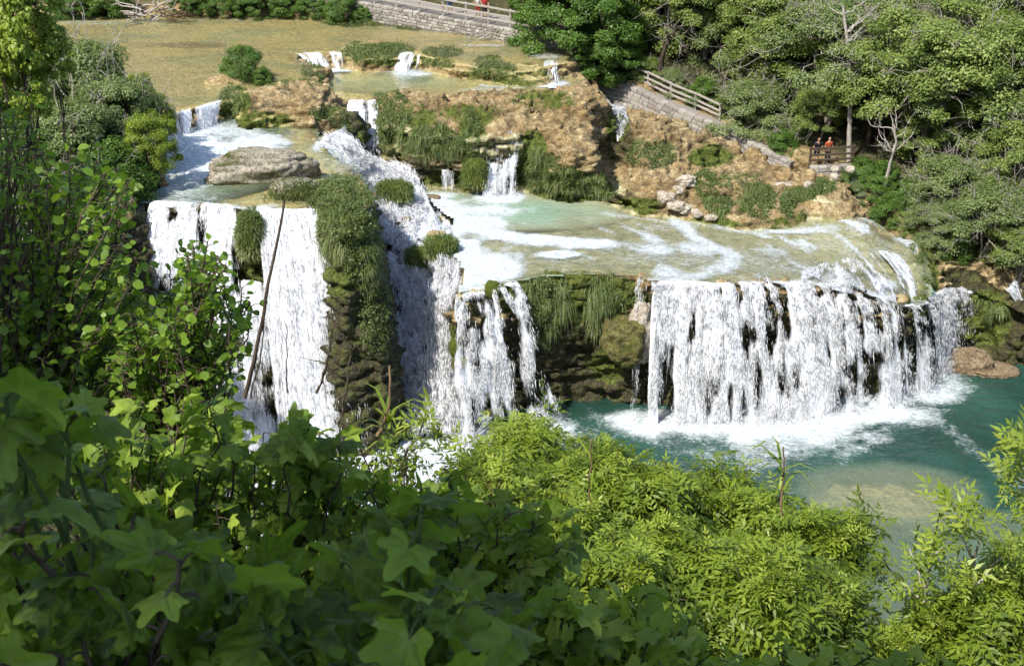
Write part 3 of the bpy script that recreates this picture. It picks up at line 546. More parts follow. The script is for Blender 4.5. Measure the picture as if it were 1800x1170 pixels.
fall('waterfall', 'narrow steep fall between the grassy rock and the green lip above the rapids', [(613, 180, 11.03), (636, 180, 11.03), (661, 179, 11.03)], [(600, 292), (638, 294), (672, 292)], zb=8.15, dens=.64, dm2=700, group=GF, seed=7)
fall('waterfall', 'bright free fall in the middle of the brown rock face', [(860, 234, 10.25), (885, 233, 10.25), (912, 234, 10.2)], [(846, 344), (880, 344), (907, 343)], zb=7.08, dens=.60, dm2=700, group=GF, seed=9)
fall('waterfall', 'dripping strings of water left of the bright free fall', [(818, 225, 10.3), (852, 232, 10.2)], [(815, 340), (845, 343)], zb=7.08, dens=.22, vary=.5, dm2=150, seed=10, group=GF, layers=1)
fall('waterfall', 'short strings of water dripping out of the dark hollow above the rapids', [(775, 300, 8.3), (805, 302, 8.3)], [(775, 336), (803, 338)], zb=7.08, dens=.30, vary=.4, dm2=200, seed=11, group=GF, layers=1)
fall('waterfall', 'row of tiny falls at the left end of the grass strip', [(526, 97, 11.92), (565, 95, 11.92), (602, 95, 11.92)], [(545, 124), (575, 123), (606, 121)], zb=11.0, dens=.50, vary=.5, seed=12, group=GF, dm2=200)
fall('waterfall', 'small twin spill at the right end of the grass strip', [(704, 96, 11.92), (722, 94, 11.92), (738, 101, 11.8)], [(692, 124), (712, 126), (735, 126)], zb=11.0, dens=.56, seed=13, group=GF, dm2=300)
fall('waterfall', 'little white fall at the foot of the big dark green tree', [(955, 112, 11.8), (980, 108, 11.8)], [(955, 150), (982, 148)], zb=10.9, dens=.62, seed=14, group=GF, dm2=400, dsize=.03)
def rap(name, label, rows, dens, amp, drops, seed, uv=(1, 1), edge=.3, nv=200, nu=120, cat='rapids', group=None, lump=1.):
    G = patch(rows, nu=nu, nv=nv); s = np.concatenate([np.zeros((nv, 1)), np.cumsum(np.linalg.norm(np.diff(G, axis=1), axis=2), 1)], 1)
    v = np.concatenate([[0], np.cumsum(np.linalg.norm(np.diff(G[:, nu//2], axis=0), axis=1))])
    uvs = np.stack([s+seed*13, np.repeat(v[:, None], nu, 1)], -1); q = np.stack([uvs[..., 0], uvs[..., 1], 0*s], -1)
    D = dens+.16*vn(q*.8, 90)+.1*vn(q*2.5, 91)+.22*vn(q*np.array([2.4, .35, 1]), 96)+.16*vn(q*np.array([6, .9, 1]), 97); e = np.minimum(np.linspace(0, 1, nu), np.linspace(1, 0, nu)); D = D-edge*(1-sstep(0, .07, e))[None]
    G = G.copy(); G[..., 2] += lump*(.30*np.abs(vn(q*.8, 94))+.16*vn(q*np.array([2.2, 1.1, 1]), 92)+.09*vn(q*np.array([5, 2.5, 1]), 93)+.04*vn(q*9, 95))
    return sheet_obj(name, label, G, D, M_rap, uvs, amp, group, int(drops*.8), .026, 1, dropout=.26, cat=cat)
rap('rapids', 'white water tumbling over the mossy step under the narrow steep fall', RAP1, .56, .3, 14000, 1)
rap('rapids', 'slanting spill from the left pool into the head of the rapids', [[(552, 264, 10.88), (573, 240, 10.9), (606, 224, 10.95)], [(588, 284, 10.3), (606, 262, 10.3), (628, 250, 10.3)], [(608, 300, 9.7), (622, 282, 9.7), (641, 268, 9.7)], [(624, 314, 9.0), (638, 300, 9.05), (656, 286, 8.9)]], .58, .15, 7000, 8, nv=90, nu=70, lump=.5)
rap('rapids', 'broad white cascade plunging down the middle between the buttress and the promontory', RAP2, .57, .4, 90000, 2, nv=300, lump=1.7)
rap('rapids', 'streaky white water fanning over the right shoulder of the tan shelf', [[(1400, 478, 6.72), (1480, 455, 6.60), (1550, 440, 6.2), (1605, 455, 5.65)], [(1395, 492, 6.66), (1475, 480, 6.52), (1560, 485, 5.95), (1612, 500, 5.3)], [(1390, 506, 6.62), (1470, 510, 6.38), (1562, 532, 5.55), (1620, 548, 4.9)]], .30, .04, 1800, 5, nv=80, nu=100, lump=.12)
rap('rapids', 'small stream sliding down the gully below the stone wall', [[(1034, 168, 10.45), (1050, 168, 10.45)], [(1062, 195, 9.85), (1078, 192, 9.85)], [(1080, 208, 9.45), (1100, 205, 9.45)], [(1084, 248, 8.8), (1104, 246, 8.8)]], .60, .08, 3000, 3, nv=60, nu=24)
rap('rapids', 'thin fast chute at the far right edge behind the low brown rock', [[(1768, 508, 3.9), (1784, 503, 3.9)], [(1785, 535, 3.1), (1802, 528, 3.1)], [(1800, 580, 1.0), (1835, 575, 1.0)], [(1810, 604, 0), (1850, 600, 0)]], .68, .08, 1500, 4, nv=50, nu=24)
# ------------------------------------------------------------------ foliage
def leaf_mat(name, stops, trans, tmix=.35, rough=.45, spec=.35, vein=False):
    m = NT(name); v = m.attr('v'); c = m.ramp(v, stops)
    if vein: c = m.mix(m.math('MULTIPLY', m.attr('vein'), .45), c, (.22, .28, .09))
    c2 = m.mix(.6, c, trans)
    nz = m.noise(m.n('ShaderNodeTexCoord').outputs['Object'], 30 if vein else 9, 4, .7)
    c = m.mix(m.ramp(nz, [(.38, .55), (.62, 0.)]), c, tuple(x*.6 for x in trans))
    p = m.pbr(c, rough, spec, m.bump(nz, .5, .006) if vein else None); t = m.n('ShaderNodeBsdfTranslucent', {'Color': c2}).outputs[0]
    return m.done(m.mixs(tmix, p, t))
L_hill = leaf_mat('pale_leaves', [(0, (.06, .11, .022)), (.45, (.165, .24, .055)), (.8, (.28, .355, .10)), (1, (.40, .45, .18))], (.40, .48, .10), .4)
L_grey = leaf_mat('grey_green_leaves', [(0, (.06, .105, .035)), (.5, (.17, .235, .085)), (1, (.31, .37, .17))], (.38, .46, .12), .4)
L_dark = leaf_mat('dense_leaves', [(0, (.03, .07, .012)), (.5, (.07, .14, .022)), (.85, (.13, .22, .04)), (1, (.19, .28, .07))], (.2, .36, .04))
L_bright = leaf_mat('bright_leaves', [(0, (.09, .15, .015)), (.5, (.20, .28, .03)), (1, (.34, .42, .06))], (.40, .50, .05), .42)
L_ash = leaf_mat('ash_leaves', [(0, (.04, .075, .010)), (.4, (.12, .19, .02)), (.8, (.25, .33, .035)), (1, (.40, .46, .08))], (.38, .48, .04), .42)
L_alder = leaf_mat('round_leaves', [(0, (.05, .095, .012)), (.5, (.10, .18, .02)), (1, (.20, .31, .04))], (.30, .48, .03), .42)
L_fig = leaf_mat('fig_leaves', [(0, (.016, .030, .006)), (.35, (.055, .09, .014)), (.75, (.15, .22, .028)), (1, (.34, .42, .06))], (.26, .44, .02), .38, .55, .25, True)
L_grass = leaf_mat('grass_blades', [(0, (.045, .07, .025)), (.4, (.12, .165, .06)), (.75, (.24, .28, .12)), (1, (.42, .37, .20))], (.28, .36, .06), .3)
def bark_mat(name, a, b):
    m = NT(name); p = m.n('ShaderNodeTexCoord').outputs['Object']; n = m.noise(m.map(p, (1, 1, .3)), 9, 5, .7)
    return m.done(m.pbr(m.ramp(n, [(.3, a), (.7, b)]), .9, .15, m.bump(n, .8, .03)))
B_brown = bark_mat('bark', (.035, .024, .016), (.12, .09, .065)); B_pale = bark_mat('pale_bark', (.20, .17, .14), (.46, .42, .37)); B_dry = bark_mat('dry_stalk', (.10, .065, .035), (.30, .21, .12))
B_green = bark_mat('green_stem', (.03, .05, .012), (.07, .10, .03))

T_dia = (np.array([(0, 0, 0), (.30, .48, .10), (0, 1, -.06), (-.30, .48, .10)], float), np.array([(0, 1, 2, 3)]))
T_lan = (np.array([(0, 0, 0), (.15, .42, .05), (0, 1, -.10), (-.15, .42, .05)], float), np.array([(0, 1, 2, 3)]))
T_rnd = (np.array([(0, 0, 0), (.36, .28, .10), (.36, .68, .05), (0, 1, -.10), (-.36, .68, .05), (-.36, .28, .10), (0, .5, 0)], float), np.array([(0, 1, 2, 6), (6, 2, 3, 4), (0, 6, 4, 5)]))
def pinnate(n=3):                      # a spray of paired leaflets along a stalk
    V, F_ = [], []
    def add(o, ang, s):
        c, sn = math.cos(ang), math.sin(ang); b = len(V)
        for x, y, z in T_lan[0]: V.append((o[0]+(1.15*x*c+y*sn)*s, o[1]+(-x*sn+y*c)*s, o[2]+z*s-.12*y*s*abs(ang)))
        F_.append((b, b+1, b+2, b+3))
    for i in range(n):
        y = .18+.62*i/(n-1); z = -.18*y*y
        for sg in (1, -1): add((0, y, z), sg*1.0, .52*(1-.12*i))
    add((0, .85, -.13), 0, .5); b = len(V); V.extend([(-.008, 0, 0), (.008, 0, 0), (.006, .9, -.14), (-.006, .9, -.14)]); F_.append((b, b+1, b+2, b+3))
    return np.array(V), np.array(F_)
T_pin = pinnate()
def figleaf(na=41, rings=(.45, .8, 1.)):
    th = np.linspace(-2.55, 2.55, na); r = np.full(na, .30)
    for c, L, w in ((0, 1.0, .42), (.92, .86, .38), (-.92, .86, .38), (1.78, .62, .42), (-1.78, .62, .42), (2.4, .34, .3), (-2.4, .34, .3)):
        r = np.maximum(r, L*np.exp(-(np.abs(th-c)/w)**3.0*.9)+.06)
    r = np.maximum(r, .70*np.cos(th*.37)); r = r*(1+.02*np.sin(th*29))
    vn_ = np.zeros(na)
    for c in (0, .86, -.86, 1.72, -1.72): vn_[np.argmin(abs(th-c))] = 1
    V = [(0, 0, 0)]; ve = [1.]
    for q in rings:
        for a, rr, k in zip(th, r, vn_):
            R_ = rr*q; V.append((math.sin(a)*R_, math.cos(a)*R_, .05*(1-k)*math.sin(q*3)-.22*R_*R_+.04*math.sin(a*5+q*4)*q)); ve.append(k*(1-.5*q))
    T3 = [(0, 1+i+1, 1+i) for i in range(na-1)]; Q = []
    for j in range(len(rings)-1):
        for i in range(na-1): a = 1+j*na+i; Q.append((a, a+1, a+1+na, a+na))
    # tris as degenerate-free quads: split the inner fan in pairs
    return np.array(V), np.array(Q), np.array(T3), np.array(ve)
FIG_N, FIG_M = figleaf(), figleaf(23, (.6, 1.))
def frames(nrm, tan):
    n = nrm/np.maximum(np.linalg.norm(nrm, axis=1, keepdims=True), 1e-9)
    t = tan-(tan*n).sum(1, keepdims=True)*n; t /= np.maximum(np.linalg.norm(t, axis=1, keepdims=True), 1e-9)
    return np.stack([np.cross(t, n), t, n], 1)          # rows: x, y (along the leaf), z
def leaves(T, pos, nrm, tan, size, v=None):
    TV_, F_ = T[0], T[1]; M = frames(nrm, tan); k = len(TV_); n = len(pos)
    if k > 20:                             # big leaves: each its own width, fold and curl
        S_ = np.stack([RNG.uniform(.72, 1.08, n), RNG.uniform(.85, 1.15, n), RNG.uniform(.4, 1.9, n)], 1); L_ = TV_[None]*S_[:, None]
        L_[..., 2] += RNG.uniform(-.1, .45, (n, 1))*np.abs(L_[..., 0])+RNG.uniform(-.25, .05, (n, 1))*L_[..., 1]**2; L_[..., 0] *= 1+RNG.uniform(-.22, .22, (n, 1))*np.sign(L_[..., 0])
        V = pos[:, None]+np.einsum('nkj,njc->nkc', L_, M)*size[:, None, None]
    else: V = pos[:, None]+np.einsum('kj,njc->nkc', TV_, M)*size[:, None, None]
    Fs = [(np.arange(n)[:, None, None]*k+f[None]).reshape(-1, f.shape[1]) for f in T[1:3] if getattr(f, 'ndim', 0) == 2]
    v = RNG.uniform(0, 1, n) if v is None else v
    at = {'v': np.repeat(v, k)}
    if len(T) > 3: at['vein'] = np.tile(T[3], n)
    return V.reshape(-1, 3), Fs, at
def tubes(lines, sides=5):             # [(pts, radii)]
    V, F_, b = [], [], 0
    for pts, rad in lines:
        pts = np.asarray(pts, float); n = len(pts); rad = np.broadcast_to(rad, n)
        d = np.gradient(pts, axis=0); d /= np.maximum(np.linalg.norm(d, axis=1, keepdims=True), 1e-9)
        up = np.where(np.abs(d[:, 2:3]) > .9, [[1., 0, 0]], [[0, 0, 1.]]); a = np.cross(d, up); a /= np.maximum(np.linalg.norm(a, axis=1, keepdims=True), 1e-9); c = np.cross(d, a)
        th = np.arange(sides)*2*math.pi/sides
        ring = pts[:, None]+rad[:, None, None]*(np.cos(th)[None, :, None]*a[:, None]+np.sin(th)[None, :, None]*c[:, None])
        V.append(ring.reshape(-1, 3)); i = np.arange(n-1)[:, None]*sides; j = np.arange(sides)[None]; j2 = (j+1) % sides
        F_.append((b+np.stack([i+j, i+j2, i+sides+j2, i+sides+j], -1)).reshape(-1, 4)); b += n*sides
    return np.concatenate(V), np.concatenate(F_)
def wob(a, b, n=6, amp=.1, sag=0):
    t = np.linspace(0, 1, n)[:, None]; L = np.linalg.norm(np.subtract(b, a)); p = np.array(a)*(1-t)+np.array(b)*t
    w = np.cumsum(RNG.normal(0, 1, (n, 3)), 0); w -= w[0]+(w[-1]-w[0])*t
    return p+w*amp*L/n+np.array([0, 0, 1])*sag*L*(t*(1-t))
def cloud(centers, rad, per, up=.9, flat=.6):
    c = np.repeat(centers, per, 0); r = np.repeat(rad, per); n = len(c)
    d = RNG.normal(0, 1, (n, 3)); d /= np.linalg.norm(d, axis=1, keepdims=True); q = RNG.uniform(0, 1, (n, 1))**.45
    off = d*q*np.array([1, 1, flat]); pos = c+off*r[:, None]
    nrm = off*1.0+np.array([0, 0, up])+RNG.normal(0, .55, (n, 3)); tan = d+RNG.normal(0, .8, (n, 3))+np.array([0, 0, -.25])
    return pos, nrm, tan
def proto_tree(seed, R_=3.2, hc=4.6, K=95, per=300, leaf=.15, T=T_dia, pale=.3, twigs=50, rz=1., bark=None, mat=None, name='tree', clump=.72, top=None, trunk_r=.17, lean=.1, up=.9):
    global RNG
    RNG = np.random.default_rng(seed)
    d = RNG.normal(0, 1, (K, 3)); d /= np.linalg.norm(d, axis=1, keepdims=True); d[:, 2] = np.where(d[:, 2] < -.55, -d[:, 2], d[:, 2])
    q = RNG.uniform(.5, 1, (K, 1))**.5; lob = 1+.28*vn(d*1.7+seed, seed)[:, None]; tips = d*q*lob*R_*np.array([1, 1, rz])+[0, 0, hc]
    th = [wob((0, 0, -3), (lean*RNG.normal()*2, lean*RNG.normal()*2, hc*.75), 9, .12)]; rad = [np.linspace(trunk_r*1.3, trunk_r*.75, 9)]
    lines = [(th[0], rad[0])]; limbs = []
    for i in range(7):
        a = 2*math.pi*i/7+RNG.uniform(-.4, .4); st = th[0][4+i % 4]; e = np.array([math.cos(a)*R_*.45, math.sin(a)*R_*.45, hc+RNG.uniform(-.2, .9)*R_*.4]); p = wob(st, e, 7, .22, .1); limbs.append(p); lines.append((p, np.linspace(trunk_r*.55, trunk_r*.2, 7)))
    lp = np.concatenate([l[3:] for l in limbs])
    for t_ in tips[::1]:
        st = lp[np.argmin(((lp-t_)**2).sum(1)+RNG.uniform(0, .5, len(lp)))]; lines.append((wob(st, t_, 5, .25, .08), np.linspace(trunk_r*.2, .012, 5)))
    tv, tf = tubes(lines); trunk = mesh(name+'_trunk', tv, tf, bark or B_brown)
    dv = None
    if twigs:
        dl = []
        for k in range(twigs):
            i = RNG.integers(K); s = tips[i]; o = tips[i]-[0, 0, hc]; o = o/np.linalg.norm(o); e = s+(o+RNG.normal(0, .5, 3))*RNG.uniform(.5, 1.2); dl.append((wob(s, e, 5, .3), np.linspace(.028, .012, 5)))
            for _ in range(4): m_ = s+(e-s)*RNG.uniform(.3, 1); dl.append((wob(m_, m_+(o+RNG.normal(0, .9, 3))*RNG.uniform(.2, .6), 4, .3), np.linspace(.017, .009, 4)))
        dv, df = tubes(dl, 3)
    cr = clump*RNG.uniform(.7, 1.25, K)*R_/3.2; pos, nrm, tan = cloud(tips, cr, per, up)
    outw = pos-[0, 0, hc]; nrm = nrm+outw/R_*.5
    v = np.clip(np.repeat(RNG.uniform(.15, .75, K), per)+RNG.normal(0, .17, len(pos)), 0, 1)
    V, F_, at = leaves(T, pos, nrm, tan, leaf*RNG.uniform(.65, 1.25, len(pos)), v)
    nl = sum(len(f) for f in F_)
    if dv is not None: F_ = list(F_)+[df+len(V)]; V = np.concatenate([V, dv]); at = {k: np.concatenate([a, np.zeros(len(dv))]) for k, a in at.items()}
    cm = mesh(name+'_crown', V, F_, mat or L_hill, at)
    if dv is not None:
        cm.materials.append(B_pale); mi = np.zeros(len(cm.polygons), np.int32); mi[nl:] = 1; cm.polygons.foreach_set('material_index', mi)
    return dict(trunk=trunk, crown=cm, hc=hc, R=R_)
used = set()
def place_tree(pr, C, r, label, cat='tree', name='tree', group=None, gz=None, rot=None, sz=None, lift=False):
    s = r/pr['R']; g = ground_z(C[0], C[1]) if gz is None else gz
    z = sz or float(np.clip((C[2]-g)/pr['hc'], .95*s, 1.5*s)); base = C[2]-z*pr['hc']
    o = empty(name, (C[0], C[1], base)); o.scale = (s, s*RNG.uniform(.9, 1.1), z); o.rotation_euler = (0, 0, RNG.uniform(0, 6.28) if rot is None else rot)
    tag(o, label, cat, group)
    for k, nm in (('trunk', 'trunk'), ('crown', 'crown')):
        if pr[k] is not None: link(nm, pr[k], o)
    return o
def ground_z(x, y):
    x, y = np.array([x]), np.array([y])
    if GX[0] < x[0] < GX[-1] and GY[0] < y[0] < GY[-1]: return float(gsample(H, x, y)[0])
    return float(max(hill_h(x, y)[0], near_h(x, y)[0]))
hillA = [proto_tree(100+i, name='bank_tree', mat=[L_hill, L_grey, L_hill][i], twigs=[55, 80, 30][i], bark=B_pale if i < 2 else B_brown) for i in range(3)]
denseP = proto_tree(110, name='dense_tree', mat=L_dark, twigs=0, per=480, leaf=.15, up=.4, K=130, clump=.6)
brightP = proto_tree(111, name='bright_tree', mat=L_bright, twigs=6, per=260, leaf=.17)
shrubP = proto_tree(112, R_=2.0, hc=1.5, K=90, per=620, leaf=.13, T=T_dia, name='shrub', mat=L_grey, twigs=28, clump=.9, trunk_r=.06, up=.7)
shrub2 = proto_tree(113, R_=2.0, hc=1.5, K=70, per=300, leaf=.12, name='shrub', mat=L_dark, twigs=5, clump=.9, trunk_r=.06)
RNG = np.random.default_rng(21)
def px_r(r, C): return r/FP*proj(np.array(C))[2]
GR = 'trees of the wooded bank beyond the falls'
HT = [(1015, 55, 100, 84.5, denseP, 'big dense dark green tree standing over the little fall below the upper path'),
      (1065, 100, 62, 84.0, denseP, 'lower dense green tree where the sloping railing begins'), (1100, 15, 80, 90, denseP, 'dark green tree behind the big dense tree at the top edge'),
      (960, 10, 60, 93, denseP, 'dark tree rising behind the upper wooden railing'),
      (1190, 35, 85, 87, hillA[0], 'light green tree with a forked dark trunk above the sloping railing'), (1275, 95, 75, 84, hillA[1], 'round grey-green tree over the lower half of the sloping railing'),
      (1330, 200, 72, 78, hillA[1], 'silvery tree hanging over the end of the stone wall'), (1390, 120, 95, 82, hillA[0], 'broad pale tree above the silvery tree at the end of the wall'),
      (1300, 20, 80, 93, hillA[2], 'pale green tree at the top edge above the round grey-green tree'), (1410, 30, 95, 90, hillA[2], 'wide tree at the top edge left of the tall bare-stemmed tree'),
      (1385, 245, 48, 76.5, hillA[1], 'small silvery tree leaning over the rocks right of the wall'),
      (1510, 40, 85, 86, hillA[1], 'tall tree with a long bare grey stem in the middle of the bank'), (1565, 170, 85, 77, hillA[0], 'light green tree just right of the bare grey stem'),
      (1610, 60, 100, 84, hillA[0], 'pale tree at the top edge right of the bare grey stem'), (1650, 160, 95, 78, hillA[1], 'twiggy grey-green tree high on the right of the bank'),
      (1720, 60, 100, 83, hillA[2], 'yellowish tree with bare upright twigs near the top right'), (1790, 120, 90, 78, hillA[0], 'light tree at the right edge below the dark corner tree'),
      (1790, 10, 60, 92, denseP, 'dark tree in the top right corner'), (1740, 215, 95, 72, hillA[1], 'tree full of bare white twigs on the right of the bank'),
      (1640, 255, 70, 72, hillA[0], 'pale tree with drooping white twigs above the low dark shrub'), (1800, 300, 90, 67, hillA[0], 'light green tree at the right edge halfway down'),
      (1680, 345, 78, 67.5, hillA[1], 'spreading tree with tangled bare branches above the tussocks'), (1745, 400, 85, 64.5, hillA[1], 'leaning grey-green tree whose branches overhang the low brown rock'),
      (1655, 400, 52, 65.5, hillA[1], 'lowest left bough-heavy tree beside the shelf of the widest curtain'), (1800, 440, 60, 63, hillA[0], 'tree at the right edge just above the chute'),
      (1530, 330, 55, 70.5, denseP, 'dark green low tree filling the hollow right of the people'), (1590, 345, 45, 69.5, denseP, 'dark green low tree below the white twigs'), (1600, 215, 60, 76, hillA[2], 'half hidden tree behind the bare grey stem'),
      (1150, 85, 60, 88.5, hillA[2], 'tree between the big dark green tree and the forked trunk'), (1480, 130, 62, 82, hillA[2], 'shaded tree left of the bare grey stem above the people'), (1440, 198, 50, 75, hillA[2], 'low boughs hanging over the heads of the people at the shaded lookout')]
for i, (px, py, r, Y, pr, lb) in enumerate(HT):
    C = PD(px, py, Y); place_tree(pr, C, px_r(r, C), lb, group=GR)
for i in range(80):                       # rows further up the bank
    x = RNG.uniform(-40, 60); d = RNG.uniform(7, 30)
    y = float(np.interp(x, TOE[:, 0], TOE[:, 1]))+d; g = ground_z(x, y)
    if i < 18: x = -36+i*2.3; y = float(np.interp(x, TOE[:, 0], TOE[:, 1]))+RNG.uniform(8, 12); g = ground_z(x, y)
    elif i < 40: x = 4+(i-18)*1.6; y = float(np.interp(x, TOE[:, 0], TOE[:, 1]))+RNG.uniform(6, 10); g = ground_z(x, y)
    r = RNG.uniform(3.0, 4.0); pr = [hillA[0], hillA[1], hillA[2]][i % 3] if x > 0 else [denseP, hillA[2]][i % 2]
    place_tree(pr, np.array([x, y, g+r*1.3]), r, 'leafy tree far up the bank behind the front rows', group='trees further up the bank')
for i in range(26):                       # low shrubs along the foot of the bank
    px = [1080, 1130, 1180, 1235, 1290, 1335, 1375, 1400, 1500, 1560, 1600, 1640, 1680, 1560, 1130, 1210, 1290, 1370, 1450, 1530, 1620, 1700, 1780, 1480, 1440, 1660][i]; py = [118, 128, 150, 170, 205, 225, 262, 240, 340, 375, 400, 430, 438, 350, 100, 120, 150, 190, 200, 260, 320, 380, 430, 180, 170, 350][i]
    Y = [84.5, 83.5, 82, 80.5, 79, 77.5, 75, 77, 70, 68, 67, 65, 64.5, 71, 88, 87, 84, 80, 79, 76, 71, 68, 65, 80, 82, 70][i]
    C = PD(px, py, Y); place_tree([shrub2, hillA[2], hillA[1]][i % 3], C, px_r(30, C)*1.1, 'low leafy shrub in the undergrowth at the foot of the wooded bank', 'shrub', 'shrub', group='undergrowth shrubs of the wooded bank')
# shrubs on the left bank
for i, (px, py, r, Y, pr, lb) in enumerate([
    (60, 175, 85, 62, shrubP, 'grey-green shrub behind the light green tree at the left edge'), (150, 185, 80, 62, shrubP, 'feathery grey shrub facing the golden shallows'), (215, 225, 60, 60, shrubP, 'grey shrub beside the yellow-green bush above the foam'),
    (110, 265, 85, 57, shrubP, 'wide pale shrub in the middle of the left bank'), (30, 290, 90, 56, shrubP, 'pale shrub at the left edge of the left bank'), (200, 320, 75, 56, shrub2, 'dark shrub overhanging the foaming pool'),
    (70, 380, 90, 54, shrubP, 'grey-green shrub low on the left bank behind the dark leaves'), (165, 385, 65, 55, shrubP, 'low twiggy shrub on the reddish rock of the left bank'), (270, 262, 42, 57.5, brightP, 'small tree leaning over the white foam'),
    (250, 205, 42, 62.0, brightP, 'yellow-green bush catching the sun above the weir'), (285, 222, 26, 61, brightP, 'low yellow-green bush at the left end of the weir'), (245, 165, 24, 66, brightP, 'small light sapling against the golden shallows'), (20, 480, 100, 49, shrubP, 'pale shrub far below the dark leafy branches'),
    (130, 500, 80, 50, shrubP, 'sunlit shrub seen through the dark leafy branches'), (180, 610, 90, 46, brightP, 'sunlit yellow bush near the foot of the tall left curtain'), (60, 640, 100, 44, brightP, 'bright bush low at the left edge behind the fig leaves'), (230, 700, 80, 42, brightP, 'bright bush at the water below the tall left curtain')]):
    C = PD(px, py, Y); place_tree(pr, C, px_r(r, C), lb, cat='shrub' if pr is not brightP else 'bush', name='shrub' if pr is not brightP else 'bush', group='bushes of the left bank')
C = PD(425, 122, 75.5); place_tree(shrub2, C, px_r(40, C), 'rounded green bush alone on the rocks at the edge of the golden shallows', 'bush', 'bush')
C = PD(462, 138, 74.5); place_tree(shrub2, C, px_r(20, C), 'small bush tucked against the rounded green bush', 'bush', 'bush')
# far bank bushes behind the golden shallows
for i, (px, py, r, c) in enumerate([(130, 8, 40, 0), (190, 2, 38, 1), (330, 0, 30, 0), (395, 8, 34, 1), (450, 8, 36, 0), (505, 10, 34, 1), (555, 15, 34, 0), (600, 20, 30, 1), (640, 28, 20, 0)]):
    C = PD(px, py, 95.5 if px < 560 else 93); place_tree([denseP, shrub2][c], C, px_r(r, C)*1.1, ['dense dark bush at the far edge of the golden shallows', 'low bush with hanging leaves at the far edge of the golden shallows'][c], 'bush', 'bush', group='bushes along the far edge of the shallows')
# light green tree at the top left, much nearer
sapP = proto_tree(120, R_=1.6, hc=7.0, K=60, per=150, leaf=.13, T=T_rnd, name='sapling', mat=L_bright, twigs=0, clump=.75, trunk_r=.07, rz=1.3)
for (px, py, r, lb) in ((35, 45, 75, 'light green tree with small round leaves in the top left corner'), (30, 150, 60, 'lower light green tree below the one in the top left corner'), (95, 100, 34, 'thin leafy sapling right of the corner tree')):
    C = PD(px, py, 24); place_tree(sapP, C, px_r(r, C), lb, gz=11)

# grass growing on the rock: blades rooted in the ground mesh
_bk = (PX//5).astype(int)+400*(PY_//5).astype(int); _o = np.argsort(PDp); _first = {}
_u, _i = np.unique(_bk[_o], return_index=True); _mind = dict(zip(_u.tolist(), PDp[_o][_i].tolist())); _md = np.array([_mind[b] for b in _bk.tolist()])
VIS = (PDp < _md+1.6) & (PX > -100) & (PX < 1900) & (PY_ > -50) & (PY_ < 1200)
M_bl = np.array([(-.5, 0), (.5, 0), (.42, .5), (-.42, .5), (.05, 1), (-.05, 1)])
def grass(label, ells, n, L=.45, hang=.8, cat='grass clump', name='grass_clump', dry=.0, group='grass clumps on the travertine', w=.028, wl=.0):
    q = np.zeros(len(TV), bool)
    for px, py, rx, ry in ells: q |= (((PX-px)/rx)**2+((PY_-py)/ry)**2 < 1+.5*vn(TV*1.5, 17))
    q &= VIS; ids = np.nonzero(q)[0]
    if len(ids) < 5: print('no ground for', label); return
    nt = max(3, n//32); kc = ids[RNG.integers(len(ids), size=nt)]; ti = RNG.integers(nt, size=n); k = kc[ti]; nn = N[k]
    rad_ = RNG.normal(0, 1, (n, 3)); rad_ -= (rad_*nn).sum(1, keepdims=True)*nn; rad_ = rad_/np.maximum(np.linalg.norm(rad_, axis=1, keepdims=True), .2)*np.abs(RNG.normal(0, .10, (n, 1)))
    R0 = TV[k]+rad_-nn*.05; tl = RNG.uniform(.55, 1.5, nt)[ti][:, None]; tvr = RNG.uniform(-.25, .25, nt)[ti]
    d = nn*.8+np.array([0, 0, .8])+rad_*7+RNG.normal(0, .3, (n, 3))+.5*vn(R0*1.3, 18)[:, None]*np.array([1, .2, 0]); d /= np.linalg.norm(d, axis=1, keepdims=True)
    L = L*.72; l = tl*L*RNG.uniform(.5, 1.25, (n, 1))*(1+.7*vn(R0*1.6, 19))[:, None]
    m1 = R0+d*l*.5; out = nn*np.array([1, 1, 0])+RNG.normal(0, .25, (n, 3)); tip = m1+d*l*.30+out*l*.3+np.array([0, 0, -1])*l*hang*RNG.uniform(.5, 1.1, (n, 1))
    side = np.cross(d, RNG.normal(size=(n, 3))); side /= np.linalg.norm(side, axis=1, keepdims=True); side *= w*.5*RNG.uniform(.6, 1.4, (n, 1))
    V = np.stack([R0-side, R0+side, m1+side*.9, m1-side*.9, tip+side*.15, tip-side*.15], 1).reshape(-1, 3)
    F_ = (np.arange(n)[:, None, None]*6+np.array([(0, 1, 2, 3), (3, 2, 4, 5)])[None]).reshape(-1, 4)
    v = np.clip(.36+tvr+.3*vn(R0*1.1, 20)+RNG.normal(0, .15, n)+dry*RNG.uniform(0, 1, n), 0, 1)
    nm = int(n*.9); km = ids[RNG.integers(len(ids), size=nm)]; pm = TV[km]+RNG.normal(0, .07, (nm, 3))+N[km]*RNG.uniform(0, .16, (nm, 1))   # mat of small leaves between the blades
    LV, LF, la = leaves(T_dia, pm, N[km]+RNG.normal(0, .6, (nm, 3)), RNG.normal(0, 1, (nm, 3))+[0, 0, -.4], RNG.uniform(.06, .15, nm), np.clip(.25+.3*vn(pm*1.3, 23)+RNG.normal(0, .2, nm), 0, 1))
    nV = len(V); V = np.concatenate([V, LV]); F_ = np.concatenate([F_, LF[0]+nV])
    c = R0[np.argmin(R0[:, 2])]; o = link(name, mesh(name, V-c, F_, L_grass, {'v': np.concatenate([np.repeat(v, 6), la['v']])}), None, tuple(c)); tag(o, label, cat, group); return o
